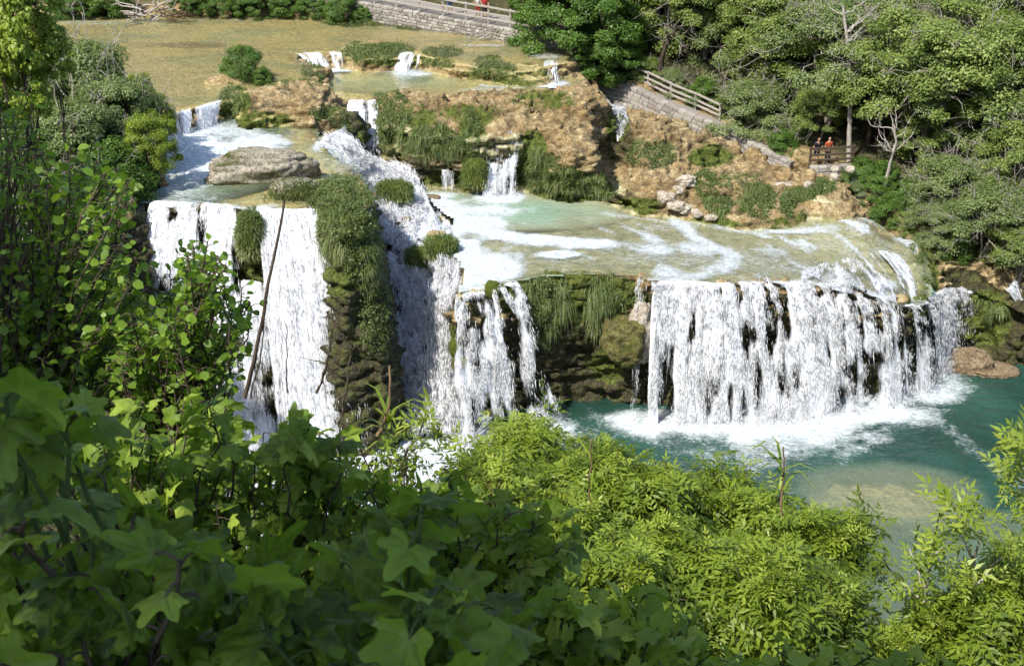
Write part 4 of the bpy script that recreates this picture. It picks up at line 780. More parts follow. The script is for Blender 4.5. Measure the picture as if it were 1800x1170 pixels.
GRS = [('thick green mane of grass draped over the head of the mossy buttress', [(600, 350, 48, 40), (610, 410, 42, 55), (635, 450, 30, 60)], 15000, .6, 1.0, 0), ('dry brown skirt of grass under the green mane on the buttress', [(580, 420, 22, 45), (650, 440, 16, 60)], 4000, .6, 1.3, .5),
       ('rounded green cushion of moss and grass splitting the tall left curtain', [(443, 415, 24, 40)], 5000, .3, .9, 0), ('long strip of bright grass between the shallows and the jade pool', [(650, 93, 52, 15), (700, 88, 30, 10)], 5000, .55, .8, 0), ('dense hanging grass column left of the brown rock face', [(690, 215, 32, 50), (680, 180, 34, 14)], 6500, .55, 1.1, 0),
       ('grass beard hanging under the brown rock face', [(760, 250, 50, 28)], 5000, .6, 1.2, .15), ('short grass around the small stream of the rock face', [(830, 235, 14, 45)], 1600, .5, 1.2, 0), ('wide tussocks cascading down the front of the big brown mound', [(960, 300, 45, 30), (1010, 325, 60, 22)], 7000, .6, 1.1, .1),
       ('dark tussock beside the sharp overhang of the brown mound', [(1050, 335, 28, 16)], 1800, .55, 1.1, 0), ('grass patch on top of the slope below the stone wall', [(1150, 272, 46, 24)], 3200, .4, .7, .1), ('shrubby tussock beside the pale rock ledge', [(1240, 325, 22, 22)], 2200, .6, .6, 0), ('low tussock on the bank of the tan shelf', [(1265, 360, 26, 18)], 2200, .55, .8, 0),
       ('rounded tussock in the middle of the right bank', [(1330, 352, 34, 26)], 4000, .6, .9, 0), ('big tussock at the right end of the bank', [(1405, 355, 36, 24)], 4000, .6, .9, .1), ('tall pale tussock below the dry stone hollow', [(1448, 345, 26, 26)], 3200, .7, .9, .1), ('sparse grass on the orange bank above the tussocks', [(1300, 320, 40, 14)], 1200, .4, .7, .2),
       ('small grass tuft at the corner where the shelf meets the trees', [(1560, 405, 40, 12)], 1800, .5, .7, 0), ('ragged line of grass along the right end of the shelf', [(1618, 440, 16, 24), (1628, 500, 10, 36)], 2600, .6, 1., 0), ('grass beard on the low brown rock under the leaning tree', [(1745, 540, 24, 24)], 2200, .6, 1.1, .1), ('grass beard over the cliff between the curtains', [(960, 520, 42, 36), (955, 560, 30, 40)], 6500, .7, 1.3, 0), ('second grass beard over the cliff beside the widest curtain', [(1075, 510, 42, 30), (1060, 545, 22, 30)], 5200, .7, 1.3, 0),
       ('grass fringe above the low boulder-topped curtain', [(915, 510, 16, 24)], 900, .5, 1., 0), ('tuft on the rapids boulder among the white water', [(785, 433, 16, 14), (770, 455, 14, 12)], 1600, .35, 1., .1), ('small grassy hump beside the head of the rapids', [(693, 335, 24, 18)], 1500, .35, 1., .1), ('grassy lip between the left pool and the narrow steep fall', [(575, 200, 30, 12), (600, 215, 14, 24)], 1800, .4, .9, .1),
       ('green tufts on the rocky ridge left of the jade pool', [(550, 132, 20, 24), (500, 150, 26, 8)], 1700, .45, .6, 0), ('tufts on the rock over the white weir', [(410, 175, 22, 24)], 2200, .45, 1., 0), ('long grass patch on the small rocks right of the jade pool', [(780, 92, 36, 9)], 1800, .45, .7, 0), ('grass on the second row of rocks right of the jade pool', [(770, 112, 30, 8), (860, 108, 24, 10)], 1800, .45, .7, 0),
       ('grass hanging from the mossy rocks near the little fall', [(870, 122, 36, 12)], 1800, .5, .8, 0), ('grass bank at the foot of the upper stone wall', [(640, 36, 90, 12), (740, 44, 60, 10)], 6000, .7, .5, 0), ('grass fringe at the top edge of the shallows by the wall', [(840, 58, 50, 8)], 1500, .5, .5, .1), ('dark mossy growth on the shaded side of the buttress', [(660, 560, 26, 60)], 3000, .3, 1., 0)]
for lb, el_, n, L_, hg, dry in GRS: grass(lb, el_, int(n*.8), L_*.85, hg, dry=dry)
# ------------------------------------------------------------------ plain solids
def boxes(lst):                        # (centre, half axes (3,3) rows)
    V, F_ = [], []
    q = np.array([(-1, -1, -1), (1, -1, -1), (1, 1, -1), (-1, 1, -1), (-1, -1, 1), (1, -1, 1), (1, 1, 1), (-1, 1, 1)], float)
    f = np.array([(0, 3, 2, 1), (4, 5, 6, 7), (0, 1, 5, 4), (1, 2, 6, 5), (2, 3, 7, 6), (3, 0, 4, 7)])
    for i, (c, A) in enumerate(lst): V.append(np.asarray(c)+q@np.asarray(A)); F_.append(f+8*i)
    return np.concatenate(V), np.concatenate(F_)
def bar(a, b, w, h):
    a, b = np.asarray(a, float), np.asarray(b, float); d = (b-a)/2; L = np.linalg.norm(d); u = d/L
    s = np.cross(u, [0, 0, 1.]) if abs(u[2]) < .9 else np.array([1., 0, 0]); s /= np.linalg.norm(s); t = np.cross(s, u)
    return ((a+b)/2, np.stack([d, s*w/2, t*h/2]))
def bevel(o, w, seg=1):
    md = o.modifiers.new('bevel', 'BEVEL'); md.width = w; md.segments = seg; md.limit_method = 'ANGLE'
def stone_mat(name, a, b, c):
    m = NT(name); p = m.pos(); n = m.noise(p, 4, 6, .7); k = m.noise(p, 22, 4, .7); v = m.attr('v')
    col = m.mix(v, m.ramp(n, [(.3, a), (.7, b)]), m.ramp(k, [(.3, b), (.7, c)]))
    return m.done(m.pbr(col, .9, .2, m.bump(m.math('ADD', n, m.math('MULTIPLY', k, .5)), .8, .05)))
S_wall = stone_mat('wall_stone', (.16, .14, .12), (.30, .265, .225), (.44, .40, .35)); S_wall2 = stone_mat('old_wall_stone', (.12, .105, .09), (.26, .235, .20), (.50, .47, .42))
m = NT('weathered_wood'); p = m.n('ShaderNodeTexCoord').outputs['Object']; n = m.noise(m.map(p, (2, 2, 14)), 2.5, 5, .7)
W_rail = m.done(m.pbr(m.ramp(n, [(.3, (.20, .17, .14)), (.7, (.46, .42, .38))]), .85, .2, m.bump(n, .5, .01)))
m = NT('path_gravel'); p = m.pos(); G_path = m.done(m.pbr(m.ramp(m.noise(p, 9, 6, .8), [(.3, (.14, .125, .11)), (.7, (.33, .30, .27))]), .95, .1))
# ------------------------------------------------------------------ walls, path, railings
def dense(pts, st=.35):
    p, L = resamp(pts, max(2, int(sum(math.dist(a, b) for a, b in zip(pts[:-1], pts[1:]))/st))); return p
def wall(label, top, depth, mat, th=.45, ch=.26, cw=.42):
    root = empty('stone_wall', top[len(top)//2]-np.array([0, 0, depth])); tag(root, label, 'stone wall')
    P_, L = resamp(top, 400); sl = np.linspace(0, L, 400); lst, vs_ = [], []
    k = int(depth/ch)
    for r in range(k):
        s = -RNG.uniform(0, cw)
        while s < L:
            w_ = cw*RNG.uniform(.6, 1.5); a, b = max(s, 0), min(s+w_-.02, L); s += w_
            if b-a < .08: continue
            A_ = np.array([np.interp(a, sl, P_[:, i]) for i in range(3)]); B_ = np.array([np.interp(b, sl, P_[:, i]) for i in range(3)])
            dz = np.array([0, 0, -ch*(r+.5)]); c, A3 = bar(A_+dz, B_+dz, th*RNG.uniform(.9, 1.12), ch-.025)
            A3 = A3+RNG.normal(0, .008, (3, 3)); lst.append((c, A3)); vs_.append(RNG.uniform(0, 1))
    V, F_ = boxes(lst); o = link('masonry', mesh('masonry', V-np.array(root.location), F_, mat, {'v': np.repeat(vs_, 8)}, smooth=False), root); bevel(o, .03)
    core = [bar(P_[i]-[0, 0, depth/2+.02], P_[min(i+8, 399)]-[0, 0, depth/2+.02], th*.82, depth-.03) for i in range(0, 399, 8)]
    V, F_ = boxes(core); link('mortar', mesh('mortar', V-np.array(root.location), F_, mat, {'v': np.zeros(len(V))}, smooth=False), root)
    return root
def railing(label, foot, hgt, sp=1.9, rails=(.98, .60, .28), mat=None):
    P_, L = resamp(foot, 300); sl = np.linspace(0, L, 300); root = empty('wooden_railing', P_[0]); tag(root, label, 'railing'); org = P_[0]; n = int(L/sp)+1
    pts = [np.array([np.interp(i*L/(n-1), sl, P_[:, k]) for k in range(3)]) for i in range(n)]
    for q in pts:
        V, F_ = boxes([bar(q-[0, 0, .3], q+[0, 0, hgt*1.06], .13, .13)]); bevel(link('post', mesh('post', V-org, F_, mat or W_rail, smooth=False), root), .012)
    for h in rails:
        lst = [bar(a+[0, -.08, hgt*h]+RNG.normal(0, .012, 3), b+[0, -.08, hgt*h]+RNG.normal(0, .012, 3), .07, .13) for a, b in zip(pts[:-1], pts[1:])]
        V, F_ = boxes(lst); bevel(link('rail', mesh('rail', V-org, F_, mat or W_rail, smooth=False), root), .01)
    return root
upW = np.array([PD(470, -24, 96.8), PD(560, -8, 95), PD(620, 0, 93.6), PD(700, 14, 91.5), PD(800, 33, 89.3), PD(870, 45, 87.3), PD(935, 57, 85.1), PD(985, 66, 83.6)])
wall('long old stone wall holding up the path at the top edge', upW, 1.5, S_wall2, ch=.22, cw=.38)
railing('weathered three-bar wooden railing on the upper stone wall at the top edge', [upW[i]+np.array([0, .25, .02]) for i in range(2, 7)], 1.15)
wall('sloping dry stone wall of square blocks beside the brown rocks', loW, 1.75, S_wall, ch=.29, cw=.5)
railing('sloping pale wooden railing above the block wall on the right', [loW[i]+np.array([.1, 1.1, .12]) for i in range(0, 4)]+[PD(1266, 222, 77.2)+np.array([.1, 1.1, .12])], 1.0)
for nm, tp, off in (('path', upW, .3), ('path', loW, .3)):
    q = dense(list(tp), .6); V = np.concatenate([q+[0, .25, 0.0], q+[.6, 3.2, .05]]); n = len(q); i = np.arange(n-1)
    V[:, 2] += .01; tag(link(nm, mesh(nm, V, np.stack([i, i+1, i+1+n, i+n], -1), G_path)), kind='structure')
lkW = [PD(1425, 292, 71.5), PD(1470, 290, 71.3), PD(1500, 288, 71.6)]
wall('short rough wall in the shade under the people', np.array(lkW), 1.7, S_wall2, ch=.36, cw=.6)
railing('dark railing of the shaded lookout under the trees', [p+np.array([0, .3, 0]) for p in lkW], 1.0, 1.4, mat=B_brown)

# ------------------------------------------------------------------ rocks
def ico(sub=5):
    import bmesh
    bm = bmesh.new(); bmesh.ops.create_icosphere(bm, subdivisions=sub, radius=1); V = np.array([v.co[:] for v in bm.verts]); F_ = np.array([[v.index for v in f.verts] for f in bm.faces]); bm.free(); return V, F_
ICO = ico(5)
def rock_mat(name, dark, mid, light, mossy):
    m = NT(name); p = m.pos(); n = m.noise(p, 2.2, 6, .72); k = m.noise(p, 9, 5, .75); v = m.vor(p, 7)
    c = m.mix(m.ramp(k, [(.35, 0.), (.65, .8)]), m.ramp(n, [(.36, dark), (.48, mid), (.62, light)]), light)
    c = m.mix(m.ramp(m.noise(p, 13, 4, .8), [(.36, .85), (.5, 0.)]), c, dark)
    c = m.mix(m.ramp(v, [(0, 0.), (.5, 0.), (.9, .6)]), c, dark)
    nz = m.n('ShaderNodeSeparateXYZ', {0: m.n('ShaderNodeNewGeometry').outputs['Normal']}).outputs[2]
    c = m.mix(m.ramp(m.math('ADD', m.math('MULTIPLY', n, 1.2), m.math('MULTIPLY', m.attr('moss'), .8)), [(.72, 0.), (.95, 1.)]), c, mossy)
    return m.done(m.pbr(c, .88, .2, m.bump(m.math('ADD', n, m.math('MULTIPLY', k, .6)), 1.0, .12)))
RM_grey = rock_mat('grey_travertine', (.055, .045, .03), (.25, .21, .155), (.50, .45, .36), (.06, .07, .015)); RM_brown = rock_mat('brown_rock', (.05, .034, .02), (.17, .12, .07), (.33, .25, .15), (.05, .05, .02))
RM_moss = rock_mat('mossy_rock', (.03, .03, .01), (.09, .085, .025), (.20, .17, .065), (.07, .09, .012)); RM_pale = rock_mat('pale_rock', (.16, .12, .08), (.40, .34, .26), (.60, .54, .45), (.2, .18, .08))
def rock(label, C, rad, mat, seed, rz=0, amp=.28, moss=.0, cat='rock', name='boulder', group=None, hexa=1.):
    V, F_ = ICO; p = V.copy(); fine = .05*fbm(V*9+seed, 3, seed+3)+.06*(.4-worley(V*13+seed, seed+4)); p = np.sign(p)*np.abs(p)**.8
    d = 1+fine+amp*fbm(V*1.3+seed*5, 3, seed)+amp*.5*(.5-worley(V*2.4+seed, seed+1))+amp*.25*(.5-worley(V*6+seed, seed+2))
    p = p*d[:, None]*np.array(rad); c, s = math.cos(rz), math.sin(rz); p = np.stack([p[:, 0]*c-p[:, 1]*s, p[:, 0]*s+p[:, 1]*c, p[:, 2]], -1)
    mo = np.clip(moss+.5*fbm(V*2+seed, 2, 5)+.3*V[:, 2]*(moss > .3), 0, 1)
    return tag(link(name, mesh(name, p, F_, mat, {'moss': mo}), None, tuple(float(x) for x in C)), label, cat, group)
rock('long pitted grey boulder lying across the left pool', P(463, 300, 11.15)+[0, 0, .05], (2.6, 1.05, .95), RM_grey, 3, .17, .42, .1)
rock('low boulder overgrown with grass beside the long grey boulder', P(515, 332, 11.0), (1.25, .9, .45), RM_grey, 5, .1, .25, .3)
rock('small reddish rock leaning on the right end of the long grey boulder', P(548, 300, 11.0), (.45, .4, .35), RM_brown, 6)
rock('brown half sunken rock near the right end of the widest curtain', P(1703, 640, .25), (1.25, .8, .75), RM_brown, 7, -.15, .3)
rock('flat tan tail of the half sunken brown rock', P(1745, 652, .0), (1.35, .9, .30), RM_brown, 8, -.1, .2)
rock('upper mossy boulder dividing the white water on the promontory', P(812, 578, 4.6)+[0, .1, 0], (.62, .6, .60), RM_moss, 9, 0, .15, .7)
rock('lower mossy boulder dividing the white water on the promontory', P(808, 608, 3.8), (.52, .6, .55), RM_moss, 10, 0, .2, .5)
rock('lowest yellow-green knob under the two mossy boulders', P(810, 636, 3.1), (.45, .55, .45), RM_moss, 23, 0, .25, .3)
rock('rounded mossy knob at the lip left of the grass fringe', P(866, 510, 6.75), (.40, .42, .48), RM_moss, 11, 0, .15, .8)
rock('brown and mossy bulge jutting from the cliff left of the widest curtain', P(1098, 605, 4.0)+[0, .35, 0], (1.0, 1.0, 1.25), RM_moss, 12, 0, .4, .1)
rock('tan bulge wetted by trickles beside the widest curtain', P(1128, 590, 4.3)+[0, .3, 0], (.62, .7, 1.5), RM_pale, 13, 0, .3, -.2)
for i, (px, py, z, r) in enumerate([(1205, 318, 8.3, .5), (1192, 335, 8.0, .42), (1170, 347, 7.8, .55), (1187, 362, 7.5, .42), (1207, 368, 7.3, .38), (1225, 376, 7.2, .32), (1250, 382, 7.1, .3)]):
    rock('pale knobbly rock in the crooked row at the water edge', P(px, py, z), (r*1.2, r*.8, r*.6), RM_pale, 30+i, i, .4, -.3, group='pale ledge rocks', name='rock')
rock('white stone near the shaded lookout at the top of the tussocks', P(1420, 327, 7.9), (.30, .2, .25), RM_pale, 40, name='rock'); rock('flat pale slab above the big tussock at the right end', P(1385, 325, 7.9), (.7, .25, .14), RM_pale, 41, name='rock')
for i, (px, py) in enumerate([(1468, 297), (1466, 310), (1494, 297)]): rock('pale squared block set in the shaded rough wall', P(px, py, 8.0)+[0, -.1, 0], (.27, .3, .22), RM_pale, 50+i, 0, .1, -.3, group='pale blocks of the shaded wall', name='rock')
rock('rusty rock poking out of the foam at the head of the rapids', P(760, 348, 7.15), (.5, .35, .2), RM_brown, 44, name='rock')
for px, py, z, n, el_, lb in ((463, 285, 11.7, 900, (.9, .45), 'short dry grass on the back of the long grey boulder'), (520, 325, 11.35, 2600, (1.05, .6), 'grass crown on the low overgrown boulder')):
    c = P(px, py, z); a = RNG.normal(0, .55, (n, 2)); R0 = c+np.stack([a[:, 0]*el_[0], a[:, 1]*el_[1], -.25*(a**2).sum(1)-.12], -1); d = RNG.normal(0, .4, (n, 3))+[0, -.1, 1]; l = RNG.uniform(.15, .4, (n, 1))
    sd_ = np.cross(d, RNG.normal(size=(n, 3))); sd_ /= np.linalg.norm(sd_, axis=1, keepdims=True); sd_ *= .014; m1 = R0+d*l*.6; tp = m1+d*l*.3+np.array([0, -.1, -.12])
    V = np.stack([R0-sd_, R0+sd_, m1+sd_, m1-sd_, tp+sd_*.1, tp-sd_*.1], 1).reshape(-1, 3); F_ = (np.arange(n)[:, None, None]*6+np.array([(0, 1, 2, 3), (3, 2, 4, 5)])[None]).reshape(-1, 4)
    tag(link('grass_clump', mesh('grass_clump', V-c, F_, L_grass, {'v': np.repeat(RNG.uniform(.2, .95, n), 6)}), None, tuple(c)), lb, 'grass clump', 'grass clumps on the travertine')

def cushion(label, C, rad, n, seed, L_=.3, dry=0, mossy=.6):
    o = rock(label, C, rad, RM_moss, seed, 0, .22, mossy, 'mossy hump', 'mossy_hump'); V, F_ = ICO; me = o.data; P_ = np.empty(len(me.vertices)*3, np.float32); me.vertices.foreach_get('co', P_); P_ = P_.reshape(-1, 3)
    ids = np.nonzero(V[:, 2] > -.55)[0]; k = ids[RNG.integers(len(ids), size=n)]; nn = V[k]/np.array(rad); nn /= np.linalg.norm(nn, axis=1, keepdims=True); R0 = P_[k]-nn*.03
    d = nn*.9+[0, 0, .35]+RNG.normal(0, .35, (n, 3)); l = L_*RNG.uniform(.4, 1.3, (n, 1)); m1 = R0+d*l*.5; tp = m1+d*l*.25+np.array([0, 0, -1])*l*RNG.uniform(.3, .9, (n, 1)); sd_ = np.cross(d, RNG.normal(size=(n, 3))); sd_ /= np.linalg.norm(sd_, axis=1, keepdims=True); sd_ *= .012
    V2 = np.stack([R0-sd_, R0+sd_, m1+sd_, m1-sd_, tp+sd_*.1, tp-sd_*.1], 1).reshape(-1, 3); F2 = (np.arange(n)[:, None, None]*6+np.array([(0, 1, 2, 3), (3, 2, 4, 5)])[None]).reshape(-1, 4)
    v = np.clip(.35+.3*vn(R0*2+seed, 3)+RNG.normal(0, .15, n)+dry*(R0[:, 2] < -.2*rad[2]), 0, 1); link('grass', mesh('hump_grass', V2, F2, L_grass, {'v': np.repeat(v, 6)}), o)
cushion('rounded green cushion of moss splitting the tall left curtain', PD(444, 420, 53.9), (.68, .6, 1.25), 5200, 61, .26, .5)
cushion('grassy hump in the white water at the head of the rapids', P(694, 338, 8.15), (.95, .6, .55), 2600, 62, .3, .3)
cushion('round grass-topped hump where the cascade meets the foaming shelf', P(776, 437, 7.15), (.75, .6, .6), 2400, 63, .28, .4)
cushion('low mossy hump half drowned in the middle of the broad cascade', P(735, 452, 6.45), (.7, .6, .5), 1500, 64, .22, .3)
cushion('mossy hump hanging over the drip of the dark hollow', P(835, 310, 8.2)+[0, .3, 0], (.75, .7, 1.0), 1200, 65, .25, .3)

# ------------------------------------------------------------------ dead wood and stalks
def drift(label, C, spread, n, r, mat=B_pale, name='driftwood', cat='driftwood', up=.5):
    ls = []
    for i in range(n):
        a = RNG.uniform(-.6, .6)+(math.pi if i % 2 else 0); s = RNG.normal(0, .12, 3)*spread; e = s+np.array([math.cos(a), .3*math.sin(a*3), up*RNG.uniform(-.1, .9)])*spread*RNG.uniform(.4, 1); p = wob(s, e, 7, .25, .15); ls.append((p, np.linspace(r, r*.3, 7)))
        for _ in range(3): j = RNG.integers(2, 6); ls.append((wob(p[j], p[j]+RNG.normal(0, .3, 3)*spread*.7+[0, 0, .1], 5, .3), np.linspace(r*.5, r*.15, 5)))
    V, F_ = tubes(ls, 5); return tag(link(name, mesh(name, V, F_, mat), None, tuple(C)), label, cat)
drift('tangle of bleached driftwood at the far edge of the golden shallows', P(258, 28, 12.2), 2.6, 16, .09)
drift('brushwood heap right of the bleached driftwood', P(305, 30, 12.2), 1.4, 22, .04, B_dry)
drift('fallen sticks at the foot of the upper wall', P(840, 66, 12.0), 1.6, 7, .05); drift('dead branch lying left of the big dense tree', P(945, 88, 11.9), 1.6, 3, .05)
def stem_line(label, pts, r0, r1, mat, name='dry_stalk', cat='stalk', fork=0, seed=0, group=None):
    p = np.array([PD(*q) for q in pts]); p, _ = resamp(p, 16); p = p+np.cumsum(RNG.normal(0, .006, (16, 3)), 0); ls = [(p, np.linspace(r0, r1, 16))]
    for k in range(fork): j = RNG.integers(3, 14); ls.append((wob(p[j], p[j]+(p[min(j+3, 15)]-p[j])*.9+RNG.normal(0, .12, 3), 5, .2), np.linspace(r1*.8, r1*.3, 5)))
    V, F_ = tubes(ls, 6); return tag(link(name, mesh(name, V-p[0], F_, mat, None), None, tuple(p[0])), label, cat, group)
stem_line('long dark bent stalk crossing the tall left curtain', [(428, 700, 8), (455, 600, 8), (474, 480, 8), (490, 400, 8), (501, 352, 8)], .018, .009, B_brown)
stem_line('thin dark twig beside the long bent stalk', [(440, 700, 8), (462, 600, 8), (470, 545, 8)], .008, .004, B_brown)
stem_line('hair-thin upright twig in front of the tall left curtain', [(505, 690, 8.2), (504, 560, 8.2)], .006, .003, B_brown)
stem_line('forked dry stalk rising in front of the buttress', [(555, 690, 8), (575, 630, 8), (590, 580, 8), (600, 560, 8)], .012, .006, B_brown, fork=3)
stem_line('second forked stalk right of the first, its top bending down', [(592, 740, 8), (600, 680, 8), (605, 630, 8), (615, 612, 8)], .011, .005, B_brown, fork=4)
stem_line('curving brown stalk before the foot of the buttress', [(640, 800, 9), (675, 740, 9), (682, 700, 9), (681, 645, 9)], .016, .010, B_dry, fork=2)
stem_line('pale reed stem with a dry husk on top above the centre bushes', [(1036, 880, 12), (1040, 820, 12), (1045, 768, 12)], .011, .009, B_dry)
stem_line('thick reed stalk standing before the pool', [(1372, 905, 11), (1376, 850, 11), (1377, 800, 11), (1376, 780, 11)], .014, .008, B_dry)
def reed_leaves(label, px, py, Y, n, L_, h):
    c = PD(px, py, Y); R0 = c+np.stack([RNG.normal(0, .02, n), RNG.normal(0, .02, n), RNG.uniform(-h, 0, n)], -1); a = RNG.uniform(0, 6.28, n); o = np.stack([np.cos(a), np.sin(a), 0*a], -1); l = L_*RNG.uniform(.5, 1, (n, 1))
    pts = [R0, R0+(o*.35+[0, 0, .75])*l*.45, R0+(o*.8+[0, 0, .85])*l*.7, R0+(o*1.2+[0, 0, .45])*l]; s = np.cross(o, [0, 0, 1.])
    V = np.stack([q+sg*s*wd for q, wd in zip(pts, (.012, .016, .012, .002)) for sg in (-1, 1)], 1).reshape(-1, 3); f = np.array([(0, 1, 3, 2), (2, 3, 5, 4), (4, 5, 7, 6)]); F_ = (np.arange(n)[:, None, None]*8+f[None]).reshape(-1, 4)
    tag(link('reed_leaves', mesh('reed_leaves', V-c, F_, L_ash, {'v': np.repeat(RNG.uniform(.3, .9, n), 8)}), None, tuple(c)), label, 'reed leaves')
def bare_tree(label, pts, r0, r1, mat, nb):
    p = np.array([PD(*q) for q in pts]); p, _ = resamp(p, 20); p = p+np.cumsum(RNG.normal(0, .015, (20, 3)), 0); g = ground_z(p[0][0], p[0][1]); p = np.concatenate([[[p[0][0], p[0][1], min(g, p[0][2])-.6]], p]); root = empty('tree', p[0]); tag(root, label, 'tree'); ls = [(p, np.linspace(r0, r1, 21))]; tw = []
    for k in range(nb):
        j = RNG.integers(11, 20); e = p[j]+np.array([RNG.normal(0, .9), RNG.normal(0, .5), RNG.uniform(.4, 1.5)]); b = wob(p[j], e, 7, .3); ls.append((b, np.linspace(r1*.7, .02, 7)))
        for _ in range(5): i_ = RNG.integers(2, 7); tw.append((wob(b[i_], b[i_]+RNG.normal(0, .45, 3)+[0, 0, .25], 4, .3), np.linspace(.018, .008, 4)))
    V, F_ = tubes(ls, 8); link('trunk', mesh('bare_trunk', V-p[0], F_, mat), root); V, F_ = tubes(tw, 3); link('crown', mesh('bare_twigs', V-p[0], F_, B_pale), root)
bare_tree('tall bare grey trunk standing clear in front of the wooded bank', [(1492, 292, 72.6), (1493, 200, 72.6), (1491, 120, 72.8), (1488, 60, 73), (1480, 10, 73.2)], .17, .07, B_pale, 16)
bare_tree('forked dark trunk with a leaning limb above the sloping railing', [(1160, 142, 83), (1164, 110, 82.5), (1172, 80, 82), (1190, 50, 81.5)], .22, .10, B_brown, 8)
bare_tree('pale crooked stem leaning over the rocks right of the lookout', [(1555, 330, 69), (1562, 290, 69), (1572, 250, 69), (1570, 220, 69)], .11, .05, B_pale, 8)
reed_leaves('long drooping leaves of the thick reed before the pool', 1377, 800, 11, 9, .45, .45); reed_leaves('narrow leaves round the pale reed stem above the centre bushes', 1042, 820, 12, 12, .5, .5); reed_leaves('grassy reed leaves before the foot of the buttress', 684, 735, 9, 14, .4, .35)

# ------------------------------------------------------------------ foreground
def plant(label, cat, name, tips, root_px, leafT, leaf_mat_, size, per, spread, stem, mat, vr=(.1, .9), up=.5, group=None, droop=.3, r0=.03):
    tips = np.array(tips); rt = np.asarray(root_px, float); root = empty(name, rt); tag(root, label, cat, group)
    ls = []; hub = [wob(rt, rt+(tips[RNG.integers(len(tips))]-rt)*.55, 6, .15) for _ in range(5)]
    for h in hub: ls.append((h, np.linspace(r0, r0*.55, 6)))
    hp = np.concatenate([h[2:] for h in hub]); pos, nr, tn = [], [], []
    for t_ in tips:
        s = hp[np.argmin(((hp-t_)**2).sum(1))]; p = wob(s, t_, 8, .22, .10); ls.append((p, np.linspace(r0*.4, r0*.16, 8)))
        pos.append(p[-1]); dirn = p[-1]-p[-3]; dirn /= np.linalg.norm(dirn)
        for k in range(per):
            f = 1-(k/per)**1.3*min(.85, stem/max(np.linalg.norm(t_-s), .01)); f = max(f, .12)*7; i = min(int(f), 6); q = p[i]+(p[i+1]-p[i])*(f-i)
            a = RNG.uniform(0, 6.28); o = np.array([math.cos(a), math.sin(a), RNG.uniform(-droop, .5)]); b = q+o*spread*RNG.uniform(.5, 1.2)
            if spread > .02: ls.append((np.array([q, (q+b)/2+[0, 0, .01], b]), np.array([.16, .11, .09])*r0))
            pos.append(b); tn.append(o); nr.append(np.array([0, 0, up])+o*.1+RNG.normal(0, .55, 3))
        pos.pop(-per-1)
    pos, nr, tn = np.array(pos), np.array(nr), np.array(tn)
    v = np.clip(RNG.uniform(vr[0], vr[1], len(pos))+(RNG.uniform(0, 1, len(pos)) > .93)*.5, 0, 1); V, F_, at = leaves(leafT, pos, nr, tn, size*RNG.uniform(.55, 1.15, len(pos)), v)
    org = np.array(root.location); tv, tf = tubes(ls, 5); link('branches', mesh(name+'_branches', tv-org, tf, mat), root); link('leaves', mesh(name+'_leaves', V-org, F_, leaf_mat_, at), root); return root
FN = (FIG_N[0], FIG_N[1], FIG_N[2], FIG_N[3]); FM = (FIG_M[0], FIG_M[1], FIG_M[2], FIG_M[3])
def inpoly(n, poly, Y0, Y1, near=0):   # tips inside a pixel polygon, between two ground distances
    p = np.array(poly, float); out = []
    while len(out) < n:
        x, y = RNG.uniform(p[:, 0].min(), p[:, 0].max()), RNG.uniform(p[:, 1].min(), p[:, 1].max())
        if float(sdf(np.c_[p, 0*p[:, 0]], np.array([x]), np.array([y]))[0]) < 0: out.append(PD(x, y, RNG.uniform(Y0, Y1)))
    return out
def gz(x, y): return float(near_h(np.array([x]), np.array([y]))[0])
RNG = np.random.default_rng(6)
FG = 'leafy fig shoots of the near slope'
plant('big dark fig leaves filling the bottom left corner, slightly out of focus', 'fig tree', 'fig_tree', inpoly(30, [(-60, 800), (120, 850), (330, 950), (480, 1180), (-60, 1200)], 2.0, 2.8), (-1.3, 2.1, gz(-1.3, 2.1)), FN, L_fig, .105, 8, .05, .35, B_brown, (-.3, .75), group=FG)  # low value ranges put shade into the near fig leaf colour
plant('out of focus fig shoots at the bottom just left of centre', 'fig tree', 'fig_tree', inpoly(24, [(330, 940), (560, 940), (720, 1010), (880, 1080), (960, 1190), (380, 1190)], 2.0, 2.8)+[PD(740, 900, 2.3), PD(715, 910, 2.4)], (-.35, 2.0, gz(0, 2.0)), FN, L_fig, .105, 8, .05, .35, B_green, (-.3, .8), group=FG)
plant('single blurred fig shoot rising at the left edge over the white water', 'fig tree', 'fig_tree', [PD(60, 680, 2.5), PD(40, 760, 2.5), PD(100, 720, 2.7), PD(10, 700, 2.4), PD(150, 740, 2.8)], (-1.0, 2.4, gz(-1, 2.4)), FN, L_fig, .11, 4, .04, .2, B_green, (.2, .9), group=FG)
plant('fig branches with sharp green leaves in front of the tall left curtain', 'fig tree', 'fig_tree', inpoly(120, [(150, 690), (400, 710), (470, 760), (560, 720), (620, 800), (700, 870), (760, 1000), (300, 980), (100, 860)], 6.2, 8.0), (-1.9, 7.0, gz(-1.9, 7)), FM, L_fig, .125, 10, .07, .6, B_brown, (.15, 1.), group=FG)
plant('fig branches spilling down towards the foaming water left of the centre bushes', 'fig tree', 'fig_tree', inpoly(75, [(600, 810), (700, 860), (860, 840), (960, 870), (1020, 960), (900, 1080), (700, 1000)], 6.5, 8.5), (-.4, 7.2, gz(-.4, 7.2)), FM, L_fig, .12, 10, .07, .6, B_brown, (.2, 1.), group=FG)
plant('sunlit fig branch with pale new leaves at the bottom right of centre', 'fig tree', 'fig_tree', inpoly(60, [(860, 1060), (960, 1040), (1120, 1040), (1240, 1090), (1290, 1190), (820, 1190)], 4.8, 6.6), (.5, 5.4, gz(.5, 5.4)), FM, L_fig, .105, 10, .06, .5, B_green, (.55, 1.), group=FG)
